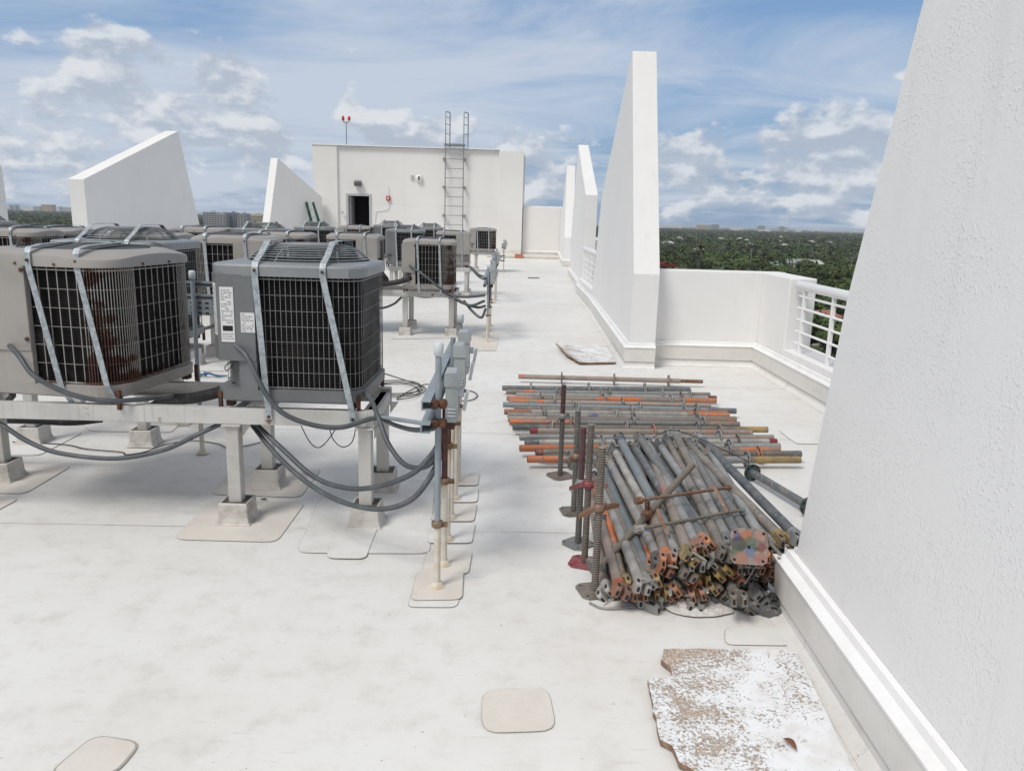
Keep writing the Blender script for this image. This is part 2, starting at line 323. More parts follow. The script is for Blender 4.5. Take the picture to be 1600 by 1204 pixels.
# scaffold finishes: steel with spatters, and painted lengths
def tubemat(name, c1, c2, paint=None, plo=0.55, psc=1.6, spat=(0.42, 0.38, 0.34)):
    def f(b, p):
        v0 = coords(b)
        oi = b.n('ShaderNodeObjectInfo').outputs['Random']
        v = b.vm('ADD', v0, b.n('ShaderNodeCombineXYZ', {0: b.m('MULTIPLY', oi, 31.0), 1: b.m('MULTIPLY', oi, 17.0), 2: oi}).outputs[0]).outputs[0]
        col = b.mix(b.ramp(b.noise(v, 9, 6, 0.65), 0.38, 0.66), c1, c2)
        if paint: col = b.mix(b.ramp(b.noise(v, psc, 4, 0.6), plo, plo + 0.05), col, paint)
        col = b.mix(b.m('MULTIPLY', b.ramp(b.noise(v, 55, 4, 0.6), 0.62, 0.68), 0.8), col, spat)
        col = b.mix(b.m('MULTIPLY', b.ramp(b.noise(v, 22, 5, 0.6), 0.63, 0.70), 0.7), col, (0.10, 0.045, 0.025))
        col = b.mix(b.m('MULTIPLY', b.ramp(b.noise(v, 14, 7, 0.7), 0.42, 0.7), 0.42), col, (0.23, 0.22, 0.205))
        hs = b.n('ShaderNodeHueSaturation', {'Value': b.m('ADD', b.m('MULTIPLY', oi, 0.5), 0.78), 'Color': col})
        L(b, hs.outputs[0], p.inputs['Base Color'])
        bn = b.n('ShaderNodeBump', {'Strength': 0.5, 'Distance': 0.003, 'Height': b.noise(v, 70, 4, 0.6)}); L(b, bn.outputs[0], p.inputs['Normal'])
    return mat(name, c1, 0.55, 0.25, builder=f)
T_GREY = tubemat('scaffold_grey_steel', (0.20, 0.21, 0.215), (0.28, 0.275, 0.265))
T_DARK = tubemat('scaffold_dark_steel', (0.09, 0.102, 0.118), (0.155, 0.157, 0.155))
T_BLUE = tubemat('scaffold_bluish_steel', (0.20, 0.25, 0.285), (0.27, 0.285, 0.29))
T_PALE = tubemat('scaffold_paint_flecked_steel', (0.25, 0.243, 0.235), (0.38, 0.36, 0.335), None)
T_BROWN = tubemat('scaffold_brown_steel', (0.15, 0.135, 0.118), (0.23, 0.195, 0.165))
T_ORNG = tubemat('scaffold_orange_paint', (0.20, 0.165, 0.145), (0.27, 0.21, 0.17), (0.52, 0.15, 0.045), 0.52)
T_PINK = tubemat('scaffold_pinkish_dust', (0.27, 0.215, 0.185), (0.21, 0.175, 0.155), (0.34, 0.14, 0.09), 0.60)
T_YELL = tubemat('scaffold_yellow_paint', (0.33, 0.22, 0.06), (0.13, 0.115, 0.095), (0.30, 0.14, 0.07), 0.58, 16)
T_SALM = tubemat('scaffold_orange_ends', (0.46, 0.145, 0.055), (0.22, 0.165, 0.14), (0.30, 0.19, 0.08), 0.60, 16)
T_REDP = tubemat('scaffold_red_paint', (0.24, 0.035, 0.05), (0.15, 0.05, 0.055), None)
T_THRD = tubemat('threaded_brown_steel', (0.30, 0.255, 0.21), (0.21, 0.18, 0.155))
T_THRG = tubemat('threaded_grey_steel', (0.14, 0.145, 0.145), (0.22, 0.21, 0.19))
T_THRR = tubemat('threaded_rusty_steel', (0.16, 0.075, 0.04), (0.22, 0.12, 0.07))
T_BLUP = tubemat('scaffold_blue_paint', (0.20, 0.195, 0.19), (0.28, 0.265, 0.25), (0.05, 0.09, 0.24), 0.60, 5)
# end of header

# ================================================================== THE ROOF AND ITS WALLS
def XW(y): return 1.13 + 0.0323 * y
m = MB(); m.prism([(-11.2, -8, -0.25), (3.22, -8, -0.25), (3.22, 46, -0.25), (-11.2, 46, -0.25)], (0, 0, 0.25)); 
tag(m.build('roof_deck', M_ROOF), kind='structure')
m = MB(); m.box((-4.0, 19, -15.2), (14.2, 53.6, 29.8)); tag(m.build('apartment_building', M_STUCF), 'white apartment block whose flat roof carries the whole scene', 'building')

def flashing(path, parent, inward, top=0.0, ledge=True):
    """counterflashing that follows the foot of a wall; inward = +1 puts it on the left of the path's direction"""
    P2 = [Vector((p[0], p[1])) for p in path]; offs = []
    for i, p in enumerate(P2):
        ns = []
        for a, b in ((i - 1, i), (i, i + 1)):
            if a >= 0 and b < len(P2):
                t = (P2[b] - P2[a]).normalized(); ns.append(Vector((-t.y, t.x)) * inward)
        nn = sum(ns, Vector((0, 0))); nn = nn / max(nn.length_squared, 1e-6) * (1 if len(ns) == 1 else 2) if len(ns) == 1 else nn * (2.0 / nn.length_squared)
        offs.append(nn)
    def run(prof, mt, name):
        k = MB(); rings = [[(p.x + o.x * d, p.y + o.y * d, z + top) for (d, z) in prof] for p, o in zip(P2, offs)]
        k.loft(rings); return k.build(name, mt, parent)
    run([(0.0, 0.002), (0.085, 0.002), (0.042, 0.035), (0.034, 0.09), (0.0, 0.09)], M_ROOF, 'base_membrane')
    run([(0.002, 0.09), (0.046, 0.09), (0.05, 0.082), (0.060, 0.232), (0.002, 0.232)], M_FLASH, 'metal_flashing')
    if ledge: run([(0.001, 0.234), (0.066, 0.234), (0.068, 0.246), (0.03, 0.262), (0.022, 0.285), (0.001, 0.29)], M_LEDGE, 'flashing_ledge')

def fin(name, label, inner, thick, flash=None, inward=1, fmat=None):
    """inner: outline of the face that looks over the roof; thick: vector to the other face"""
    t = thing(name, label, 'roof fin', (inner[0][0], inner[0][1], 0))
    o = Vector(t.location); k = MB(); k.prism([Vector(p) - o for p in inner], thick)
    k.build('wall', fmat or M_STUC, t, bevel=0.012)
    t2 = t; 
    if flash:
        flashing([(p[0] - o.x, p[1] - o.y) for p in flash], t2, inward)
    return t
def yz(y, z, dx=0): return (XW(y) + dx, y, z)
TH = 0.29
fin('parapet_fin', 'tall textured white fin wall nearest the camera, at the right edge of the photo',
    [yz(-4, 0), yz(2.975, 0), yz(2.95, 0.3), yz(2.745, 1.36), yz(2.45, 2.27), yz(1.95, 3.65), yz(-0.5, 4.6), yz(-4, 4.6)], (TH, 0, 0),
    [(XW(-4), -4), (XW(2.975), 2.975), (XW(2.975) + TH, 2.975)], 1)
fin('parapet_fin', 'tall pointed white fin wall standing behind the scaffold pile, with the alcove to its right',
    [yz(8.6, 0), yz(8.6, 1.06), (1.45, 9.93, 3.65), yz(13.27, 2.05), yz(14.35, 0.40), yz(14.35, 0)], (TH, 0, 0),
    [(XW(8.6) + TH, 8.6), (XW(8.6), 8.6), (XW(14.35), 14.35)], 1)
fin('parapet_fin', 'white fin wall with a bright sloping top rising away, beyond the tall pointed fin',
    [yz(17.5, 0), yz(17.5, 2.21), (1.87, 22.0, 3.69), yz(23.4, 1.06), yz(23.4, 0)], (TH - .02, 0, 0),
    [(XW(17.5) + TH, 17.5), (XW(17.5), 17.5), (XW(23.4), 23.4)], 1)
fin('parapet_fin', 'farthest white fin wall on the right side, next to the low end wall',
    [(2.02, 28.0, 0), (2.02, 28.0, 1.06), (2.11, 29.4, 3.65), (2.3, 33.6, 2.22), (2.36, 35.6, 2.22), (2.36, 35.6, 0)], (TH + .02, 0, 0),
    [(2.02 + TH, 28), (2.02, 28), (2.36, 35.6)], 1)
# left side
LTH = (-0.30, 0.0, 0)
def lf(px, py, Y): return tuple(at(px, py, Y))
a1, a2 = at(14, 348, 15.73), at(3, 262, 15.5)
fin('parapet_fin', 'white fin wall cut off by the left edge of the photo',
    [(-10.5, 9.4, 0), (a1.x + .02, a1.y + .1, 0), tuple(a1), tuple(a2), (a2.x - .1, 14.2, 3.9), (-10.4, 9.4, 2.3)], LTH, fmat=M_STUCF)
b1, b2, b3, b4 = at(131, 280, 18.68), at(262, 207, 23.8), at(278, 205, 23.8), at(312, 352, 24.95)
fin('parapet_fin', 'large white fin wall with a top rising to a peak, behind the left condensing units',
    [(b1.x, b1.y, 0), (b4.x, b4.y, 0), (b4.x, b4.y, b4.z), tuple(b3), tuple(b1)], (-0.36, 0, 0), fmat=M_STUCF)
c1, c2, c3 = at(421, 350, 30.5), at(434, 247, 32.0), at(503, 308, 35.2)
fin('parapet_fin', 'white fin wall sloping down against the rooftop house',
    [(c1.x - .02, c1.y, 0), (c3.x, c3.y, 0), tuple(c3), tuple(c2), tuple(c1)], (-0.28, 0, 0), fmat=M_STUCF)

def wall(label, boxes, flash=None, inward=1, m_=None, org=None, name='parapet_wall', capz=None):
    o = Vector(org or boxes[0][0]); o.z = 0
    t = thing(name, label, 'parapet wall', o)
    k = MB()
    for (c, d) in boxes: k.box(Vector(c) - o, d)
    k.build('wall', m_ or M_STUC, t, bevel=0.012)
    for fl in (flash or []): flashing([(p[0] - o.x, p[1] - o.y) for p in fl], t, inward)
    return t
def bxx(x0, x1, y0, y1, z0, z1): return (((x0 + x1) / 2, (y0 + y1) / 2, (z0 + z1) / 2), (x1 - x0, y1 - y0, z1 - z0))
XB = 2.93
wall('waist-high white wall closing the far end of the alcove beside the tall pointed fin', [bxx(XW(8.85) + TH + .003, XB + .285, 8.862, 9.12, 0, 1.10)],
     [[(XB, 8.86), (XW(8.8) + TH, 8.86)]], 1)
wall('white alcove side wall with pillar and low curb under the white railing', [bxx(XB + .003, XB + .283, 7.98, 8.86, 0, 1.098), bxx(XB + .001, XB + .283, 3.75, 7.977, 0, 0.36), bxx(XB + .003, XB + .285, 3.0, 3.747, 0, 1.10)],
     [[(XB, 3.2), (XB, 8.86)]], 1)
wall('waist-high white wall tucked behind the nearest fin wall', [bxx(XW(3) + TH + .02, XB, 2.98, 3.2, 0, 1.10)])
wall('low white curb between the tall pointed fin and the next fin', [bxx(XW(15) + .0, XW(15) + .30, 14.36, 17.49, 0, 0.38)], [[(XW(14.36), 14.36), (XW(15), 17.49)]], 1)
wall('white wall of the far alcove between the two farthest fins', [bxx(XW(24) + .3, 3.2, 23.1, 23.38, 0, 1.1), bxx(3.2, 3.48, 23.1, 28.3, 0, 1.1), bxx(2.33, 3.2, 28.02, 28.3, 0, 1.1)])
wall('low white parapet running along the left side of the roof', [bxx(-10.75, -10.45, -8, 18.6, 0, 1.02), bxx(-10.4, -10.1, 18.7, 34.5, 0, 1.02), bxx(-10.1, -9.0, 34.2, 34.5, 0, 1.02)], m_=M_STUCF)
t = wall('plain cream end wall right of the rooftop house', [bxx(.66, 2.7, 35.65, 35.9, 0, 2.24)], [[(2.4, 35.65), (.66, 35.65)]], 1, m_=M_CREAM)
k = MB(); k.box((0, 0.125, 2.262), (2.06, 0.29, 0.04)); k.build('coping', M_LEDGE, t)

def railing(label, x, y0, y1, zt, zb, posts, bars):
    t = thing('railing', label, 'railing', (x, (y0 + y1) / 2, zb))
    o = Vector(t.location)
    k = MB(); k.tube([Vector((x, y1, zt)) - o, Vector((x, y1 - .03, zt)) - o, Vector((x, y0, zt)) - o], [0.03, .046, .046], 14); k.build('top_rail', M_WHITEM, t)
    for y in posts:
        k = MB(); k.box(Vector((x, y, (zt + zb) / 2 - .02)) - o, (.034, .040, zt - zb - .04)); k.build('post', M_WHITEM, t, bevel=.003)
    for z in bars:
        k = MB(); k.tube([Vector((x - .001, y0 + .02, z)) - o, Vector((x - .001, y1 - .06, z)) - o], .0125, 8); k.build('bar', M_WHITEM, t)
    return t
railing('white tubular railing with a thick top rail above the alcove curb', 3.0, 3.85, 7.93, 1.035, .36, [7.72, 7.02, 6.3, 5.6, 4.9, 4.2], [.93, .81, .69, .57, .45])
railing('distant white railing seen edge-on between two fin walls', XW(16) + .06, 14.6, 17.35, 1.035, .38, [14.9, 15.7, 16.5, 17.2], [.93, .81, .69, .57, .45])

# rooftop house
HY = 35.5
h = thing('rooftop_house', 'flat-topped cream rooftop house with an open dark doorway', 'rooftop house', (-4, HY, 0))
def hb(name, x0, x1, y0, y1, z0, z1, mt, bev=0): 
    k = MB(); c, d = bxx(x0 + 4, x1 + 4, y0, y1, z0, z1); k.box(c, d); return k.build(name, mt, h, bevel=bev)
k = MB()
DX0, DX1, DZ = -7.20, -6.27, 2.50
for (x0, x1, z0, z1) in ((-7.66, DX0, 0, 4.62), (DX1, -.49, 0, 4.62), (DX0, DX1, DZ, 4.62), (DX0, DX1, 0, .45)):
    c, d = bxx(x0 + 4, x1 + 4, 0, .22, z0, z1); k.box(c, d)
for (x0, x1, y0, y1) in ((-8.72, -.49, 5.8, 6.0), (-8.72, -8.5, .22, 5.8), (-.7, -.49, .22, 5.8)):
    c, d = bxx(x0 + 4, x1 + 4, y0, y1, 0, 4.62); k.box(c, d)
k.build('wall', M_CREAM, h)
hb('corner_pilaster', -8.74, -7.66, -.10, .30, 0, 4.63, M_CREAM, .01)
hb('corner_pilaster', -.49, .62, -.14, 6.0, 0, 4.61, M_CREAM, .01)
hb('side_wall', .62, .70, .5, 6.0, 0, 4.5, M_STUCF)
hb('roof_coping', -8.76, -.45, -.13, .35, 4.635, 4.68, M_LEDGE)
hb('roof_slab', -8.7, .6, .3, 5.9, 4.3, 4.4, M_ROOF)
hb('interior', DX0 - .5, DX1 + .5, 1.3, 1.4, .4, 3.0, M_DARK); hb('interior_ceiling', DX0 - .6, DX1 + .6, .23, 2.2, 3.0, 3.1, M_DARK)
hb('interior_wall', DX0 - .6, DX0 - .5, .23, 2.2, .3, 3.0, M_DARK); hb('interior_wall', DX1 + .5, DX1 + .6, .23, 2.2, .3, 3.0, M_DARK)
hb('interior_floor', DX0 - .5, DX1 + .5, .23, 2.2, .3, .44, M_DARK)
hb('door_leaf', DX0 + .02, DX0 + .07, .22, 1.1, .45, 2.48, M_DOORF)
fr = MB()
for (x0, x1, z0, z1) in ((DX0 - .10, DX0, .45, DZ), (DX1, DX1 + .10, .45, DZ), (DX0 - .10, DX1 + .10, DZ, DZ + .10)):
    c, d = bxx(x0 + 4, x1 + 4, -.03, .1, z0, z1); fr.box(c, d)
fr.build('door_frame', M_DOORF, h, .004)
k = MB()
for z in (2.18,): k.box((.60, -.002, z), (5.8, .003, .012))
for x in (-1.0, 1.9): k.box((x + .3, -.002, 2.3), (.012, .003, 4.5))
k.build('control_joint', M_FLASH, h)
hb('wall_foot', -7.6, .6, -.22, -.15, 0, .30, M_FLASH)
# step slab in front of the house
k = MB(); k.box((.7, 34.9, .06), (3.2, 1.3, .12)); tag(k.build('raised_roof_ledge', M_PATCH, bevel=.03), 'low stained step at the foot of the end wall', 'step')
k = MB(); k.box((.5, 34.2, .09), (.35, .25, .18)); tag(k.build('brick', mat('terracotta', (.42, .17, .10), .8), bevel=.01), 'small reddish brick left of the low stained step', 'brick')

# things on the rooftop house
def on_house(px, py, y=HY - .005): return at(px, py, y)
p = on_house(560, 287); t = thing('wall_light', 'bronze wall light above the dark doorway', 'wall light', p)
k = MB(); k.box((0, -.03, 0), (.26, .06, .24)); k.build('back_plate', M_BRONZE, t, bevel=.01)
k = MB(); k.prism([(-.15, -.06, .13), (-.15, -.24, .05), (-.15, -.22, -.08), (-.15, -.06, -.12)], (.3, 0, 0)); k.build('housing', M_BRONZE, t, bevel=.01)
k = MB(); k.box((0, -.15, -.12), (.22, .12, .02)); k.build('lens', M_LENS, t)
p = on_house(607, 310); t = thing('alarm_box', 'small red alarm box on the cream wall right of the doorway', 'alarm box', p)
k = MB(); k.box((0, -.05, 0), (.17, .10, .21)); k.build('housing', M_RED, t, bevel=.015)
k = MB(); k.box((0, -.104, 0), (.05, .01, .12)); k.build('lens', M_STICK, t)
k = MB(); pts = [on_house(607, 291), on_house(607, 303)]; k.tube([q + Vector((0, -.03, 0)) for q in pts], .012, 6)
pts = [on_house(608, 316), on_house(608, 322), on_house(604, 327), on_house(590, 329), on_house(587, 332), on_house(586, 350)]
k.tube(smooth([q + Vector((0, -.03, 0)) for q in pts], 4), .014, 6); tag(k.build('wall_conduit', M_LEDGE), 'thin white conduit bending down from the red alarm box', 'conduit')
for (px, py, s, lb) in ((643.5, 276, .15, 'small square beige box on the cream wall, left of the round horn'),):
    p = on_house(px, py); t = thing('junction_box', lb, 'junction box', p)
    k = MB(); k.box((0, -.04, 0), (s, .08, s * 1.1)); k.build('housing', M_FLASH, t, bevel=.01)
    k = MB(); k.box((0.02, -.083, 0), (s * .5, .006, s * .7)); k.build('cover', M_LEG, t)
p = on_house(655, 279); t = thing('wall_horn', 'round white horn with a dark slot on the cream wall', 'horn', p)
k = MB(); rx = Matrix.Rotation(R_(90), 3, 'X'); k.lathe([(.02, 0), (.15, 0), (.17, .05), (.14, .12), (.02, .13)], 20, rot=rx); k.build('housing', M_LEDGE, t)
k = MB(); k.box((0, -.135, .01), (.08, .02, .17)); k.build('slot', M_BRONZE, t)
p = on_house(535, 332, HY - .102); k = MB(); k.box((0, -.02, 0), (.11, .04, .09)); tag(k.build('switch_plate', M_DOORF, loc=p, bevel=.005), 'tiny grey switch plate left of the doorway', 'switch plate')
# obstruction lights
p = at(541.5, 227, HY + .3); t = thing('obstruction_light', 'pair of red beacon lamps on a thin pole above the house roof', 'beacon light', (p.x, p.y, 4.4))
s_ = 1.0
k = MB(); k.tube([(0, 0, 0), (0, 0, 1.27)], .02, 8); k.build('pole', M_LADDER, t)
k = MB(); k.tube([(-.13, 0, 1.36), (-.12, 0, 1.30), (-.05, 0, 1.26), (.05, 0, 1.26), (.12, 0, 1.28), (.13, 0, 1.33)], .022, 8); k.build('arm', mat('orange_fitting', (.45, .2, .1), .5), t)
for sx in (-1, 1):
    k = MB(); k.lathe([(.03, 0), (.055, .01), (.06, .03)], 14, (sx * .135, 0, 1.34)); f_ = k.build('lamp', M_BRONZE, t)
    k = MB(); k.lathe([(.058, .03), (.064, .08), (.06, .14), (.035, .19), (.01, .2)], 14, (sx * .135, 0, 1.34)); k.build('red_lens', mat('red_lens', (.6, .03, .03), .2), f_)
# fixed ladder
xl, xr = -2.85, -2.05
t = thing('roof_ladder', 'grey steel fixed ladder with tall handrail loops on the house wall', 'ladder', (-2.45, HY, 0.6))
def tl(pts, r, name, mt=M_LADDER, n=6):
    k = MB(); k.tube([Vector(q) - t.location for q in pts], r, n); return k.build(name, mt, t)
for x in (xl, xr):
    tl([(x, HY - .25, .6), (x, HY - .25, 4.85)], .024, 'side_rail')
    sg = 1 if x == xl else -1
    tl([(x - .0, HY - .25, 4.85), (x, HY - .25, 6.12), (x + .03, HY - .22, 6.17), (x + .15, HY + .0, 6.17), (x + .17, HY + .03, 6.12), (x + .17, HY + .05, 4.7)], .022, 'handrail')
    for z in (5.25, 5.65, 5.95): tl([(x, HY - .25, z), (x + .17, HY + .04, z)], .016, 'handrail_brace')
    for z in (1.75, 2.98, 4.18):
        k = MB(); k.box(Vector((x - sg * .06, HY - .12, z)) - t.location, (.10, .24, .11)); k.build('bracket', M_LADDER, t)
for i in range(10): tl([(xl, HY - .25, .95 + i * .405), (xr, HY - .25, .95 + i * .405)], .017, 'rung')
k = MB(); k.box(Vector(((xl + xr) / 2, HY - .02, 4.80)) - t.location, (.92, .55, .07)); k.build('landing_plate', M_LADDER, t)
# green stepladder leaning on the sloping fin
p0 = at(494, 352, 33.6); p1 = at(484, 316, 33.9)
t = thing('stepladder', 'folded green stepladder leaning on the fin wall by the rooftop house', 'stepladder', (p0.x, p0.y, 0))
base_ = Vector((p0.x, p0.y, 0)); dv = Vector((p1.x - p0.x, p1.y - p0.y, 0)); zt = p1.z
for dx in (-.2, .2):
    for off in (0, .12):
        k = MB(); k.tube([Vector((dx + dv.x * -.8 + off, -off, .02)), Vector((dx * .7 + dv.x * 1.05 + off * .2, dv.y, zt))], .04, 4, sm=False); k.build('side_rail', M_GREENF, t)
for i in range(6):
    f_ = (i + .5) / 6.5; k = MB(); w_ = .2 - .06 * f_; cx = dv.x * (-.8 + 1.85 * f_)
    k.box((cx, dv.y * f_, .02 + zt * f_), (w_ * 2, .08, .03)); k.build('step', M_ALU, t)

# ================================================================== ROOF PATCHES (pieces of membrane welded on the deck)
def rounded(pts, r, n=4):
    out = []; N = len(pts)
    for i in range(N):
        a, b, c = Vector(pts[i - 1]), Vector(pts[i]), Vector(pts[(i + 1) % N])
        u, v = (a - b), (c - b); rr = min(r, u.length * .45, v.length * .45); u = b + u.normalized() * rr; v = b + v.normalized() * rr
        for k in range(n + 1):
            t = k / n; out.append(u * (1 - t) ** 2 + b * 2 * t * (1 - t) + v * t * t)
    return out
def patch(pts, z=0.004, r=.06, mt=None, lw=.0027):
    ctr = sum((Vector(p) for p in pts), Vector((0, 0))) / len(pts)
    ring = rounded(pts, r); 
    ring = [q + Vector((noise.noise(Vector((q.x * 9, q.y * 9, z * 90))), noise.noise(Vector((q.x * 9, q.y * 9, 7))))) * .006 for q in ring]
    k = MB(); inner = [q + (ctr - q).normalized() * lw * (0.35 + 1.0 * abs(noise.noise(Vector((q.x * 6, q.y * 6, 3))))) * 1.5 for q in ring]
    n = len(ring)
    k.add([(q.x, q.y, z) for q in ring] + [(q.x, q.y, z + .0008) for q in inner], [(i, (i + 1) % n, n + (i + 1) % n, n + i) for i in range(n)], 1)
    k.add([(q.x, q.y, z + .0008) for q in inner], [tuple(range(n))], 0)
    return tag(k.build('roof_patch', [mt or M_PATCH, M_SEAL]), kind='structure')
def gp(*pp): return [(gz(x, y).x, gz(x, y).y) for x, y in pp]
patch(gp((752, 1078), (857, 1074), (871, 1143), (754, 1147)), r=.07)
patch(gp((148, 1148), (226, 1160), (180, 1212), (70, 1212)), r=.05, lw=.007)
patch(gp((270, 843), (330, 782), (477, 785), (432, 848)), r=.06)
patch(gp((328, 773), (372, 728), (503, 732), (470, 778)), r=.06)
patch(gp((463, 864), (500, 780), (585, 745), (680, 752), (672, 866)), r=.07, mt=M_PATCHW)
patch(gp((508, 874), (535, 800), (600, 800), (572, 875)), z=.008, r=.05, mt=M_PATCHW)
patch(gp((640, 868), (640, 868.5), (0, 0))[:0] or gp((636, 950), (650, 905), (726, 905), (716, 950)), r=.04, mt=M_PATCHW)
patch(gp((640, 940), (652, 893), (725, 893), (722, 939)), z=.008, r=.04)
for i, yy in enumerate((862, 818, 788, 762, 740)):
    a = 655 + (893 - yy) * .19
    patch(gp((a - 2, yy + 36 - i * 4), (a + 6, yy), (a + 77 - i * 3, yy), (a + 71 - i * 2, yy + 36 - i * 4)), z=.0075 + i * .0001, r=.035, mt=M_PATCHW if i % 2 else M_PATCH)
patch(gp((-40, 770), (-20, 718), (113, 728), (40, 772)), r=.06); patch(gp((-60, 805), (-60, 778), (32, 779), (-10, 802)), r=.05)
patch(gp((-30, 712), (0, 672), (130, 676), (62, 712)), r=.05, mt=M_PATCHW)
patch(gp((125, 660), (160, 640), (300, 645), (268, 676), (140, 674)), r=.05, mt=M_PATCHW)
patch(gp((1132, 1008), (1132, 982), (1236, 980), (1240, 1010)), r=.04, mt=M_PATCHW)
patch(gp((1230, 683), (1215, 672), (1290, 672), (1290, 694), (1245, 694)), r=.04, mt=M_PATCHW)
patch(gp((722, 548), (745, 520), (782, 520), (775, 548)), r=.05); patch(gp((610, 530), (625, 512), (745, 508), (735, 528)), r=.06, mt=M_PATCHW)
patch(gp((285, 580), (300, 548), (420, 546), (400, 580)), r=.06, mt=M_PATCHW)

# ================================================================== CONDENSING UNITS
def outline(w, d, r, n=7, cham=None):
    """plan outline counter-clockwise from the front left corner; cham = cut of the front left corner"""
    pts = []
    def arc(cx, cy, a0, rr):
        for i in range(n + 1):
            a = R_(a0 + 90 * i / n); pts.append((cx + rr * math.cos(a), cy + rr * math.sin(a)))
    hx, hy = w / 2, d / 2
    if cham: pts += [(-hx, -hy + cham * .9), (-hx + cham * .55, -hy)]
    else: arc(-hx + .03, -hy + .03, 180, .03)
    arc(hx - r, -hy + r, 270, r); arc(hx - r, hy - r, 0, r); arc(-hx + r, hy - r, 90, r)
    return pts
def inset(pts, k):
    n = len(pts); out = []
    for i in range(n):
        a, b, c = Vector(pts[i - 1]), Vector(pts[i]), Vector(pts[(i + 1) % n])
        t1, t2 = (b - a).normalized(), (c - b).normalized(); nn = Vector((-t1.y, t1.x)) + Vector((-t2.y, t2.x)); nn = nn * (2 / max(nn.length_squared, .2))
        q = b + nn * (k * .5 if False else k); out.append((q.x, q.y))
    return out
def resample(pts, step):
    P = [Vector(p) for p in pts] + [Vector(pts[0])]; out = []; acc = 0; nxt = 0
    for a, b in zip(P, P[1:]):
        l = (b - a).length
        while nxt <= acc + l + 1e-9 and l > 0:
            out.append(a + (b - a) * ((nxt - acc) / l)); nxt += step
        acc += l
    return out
def make_unit(kind, label, h=0.80, w=0.80, d=0.74, fine=True, pw=None):
    tan = kind == 'tan'
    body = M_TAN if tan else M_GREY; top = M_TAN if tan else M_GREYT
    u = thing('condensing_unit', label, 'air conditioner')
    cham = None if tan else .10
    O = outline(w, d, .15 if tan else .10, 7, cham)
    pw = pw or (.20 if tan else .23)                                  # width of the service corner on the front
    hc = h - (.09 if tan else .058)                           # top of the coil
    # base pan and feet
    k = MB(); k.loft([[(*q, .03) for q in inset(O, .03)], [(*q, .045) for q in inset(O, -.004)], [(*q, .10) for q in inset(O, -.006)], [(*q, .105) for q in inset(O, .01)]]); k.build('base_pan', body, u)
    for sx in (-1, 1):
        for sy in (-1, 1):
            k = MB(); k.box((sx * (w / 2 - .06), sy * (d / 2 - .07), .015), (.035, .05, .03)); k.box((sx * (w / 2 - .02), sy * (d / 2 - .03), .03), (.018, .018, .10)); k.build('mounting_bracket', M_RUST, u)
    # coil
    k = MB(); Oc = inset(outline(w, d, .15 if tan else .10, 7, .33), .022); k.loft([[(*q, .10) for q in Oc], [(*q, hc) for q in Oc]], sm=False); k.build('coil', M_COIL, u)
    # guard wires
    def in_panel(q, pad=0): return (q.x < -w / 2 + pw + pad and q.y < -d / 2 + .17)
    k = MB(); Og = inset(O, .006)
    if tan:
        cr = w / 2 - (.165 if w > .85 else .22)
        for q in resample(Og, .0145):
            if in_panel(q, .02): continue
            corner = (abs(q.x) > cr and abs(q.y) > d / 2 - .20) and not (q.x < 0 and q.y < 0)
            if corner: k.box((q.x, q.y, (.10 + hc) / 2), (.0034, .0034, hc - .10))
        for q in resample(Og, .052):
            if in_panel(q, .02): continue
            if abs(q.x) > cr and abs(q.y) > d / 2 - .20: continue
            k.box((q.x, q.y, (.10 + hc) / 2), (.0036, .0036, hc - .10))
    else:
        for q in resample(Og, .0265 if fine else .034):
            if in_panel(q, .02): continue
            k.box((q.x, q.y, (.10 + hc) / 2), (.0024, .0024, hc - .10))
    nl = 6 if tan else 7
    for i in range(nl + 1):
        z = .115 + (hc - .13) * i / nl
        n = len(O); wd = .0010 if i not in (0, nl) else .003
        pth = [q for q in resample(inset(O, .004), .03)]
        run_ = []
        for q in pth + [None]:
            if q is None or in_panel(q, .0):
                if len(run_) > 1:
                    t_ = [Vector((a.x, a.y, 0)) for a in run_]; rings = []
                    for a in t_: rings.append([(a.x, a.y, z - wd), (a.x, a.y, z + wd), (a.x * .992, a.y * .992, z + wd), (a.x * .992, a.y * .992, z - wd)])
                    k.loft(rings)
                run_ = []
            else: run_.append(q)
    k.build('guard_grille', M_WIRE_T if tan else M_WIRE_G, u)
    # service corner
    x0, x1 = -w / 2 - .012, -w / 2 + pw; y0, y1 = -d / 2 - .012, -d / 2 + (.30 if tan else .17)
    c_ = .10 if not tan else .012
    full = [(x0, y0 + c_ * .9), (x0 + c_ * .55, y0), (x1, y0), (x1, y0 + .05), (x0 + .05, y1), (x0, y1)]
    zl = .27 if tan else .25
    k = MB(); k.loft([[(*q, zl) for q in full], [(*q, hc + .005) for q in full]]); sp = k.build('service_panel', body, u, bevel=.004)
    y1 = max(y1, -d / 2 + .30)
    low = [(x0 + .03, y0 + .20), (x0 + .15, y0 + .015), (x1, y0 + .004), (x1, y0 + .10), (x0 + .16, y1), (x0 + .03, y1)]
    k = MB(); k.loft([[(*q, .10) for q in low], [(*q, zl) for q in low]]); k.build('service_recess', body, u)
    k = MB(); k.box((x0 + .10, y0 + .075, zl + .01), (.035, .03, .05)); k.lathe([(.03, 0), (.03, .02), (.018, .03)], 10, (x0 + .12, y0 + .08, zl - .03)); k.build('conduit_fitting', M_COND, u)
    if tan:
        k = MB()
        for q in ((x1 - .01, hc - .02), (x1 - .015, .33)): k = MB(); k.lathe([(.011, 0), (.011, .006), (.004, .009)], 8, (q[0], y0 - .001, q[1]), rot=rx); k.build('screw', M_RUST, sp)
    # lid
    cx, cy = .03, .02; Rr = .325 if tan else .32
    n = 48; Or = []
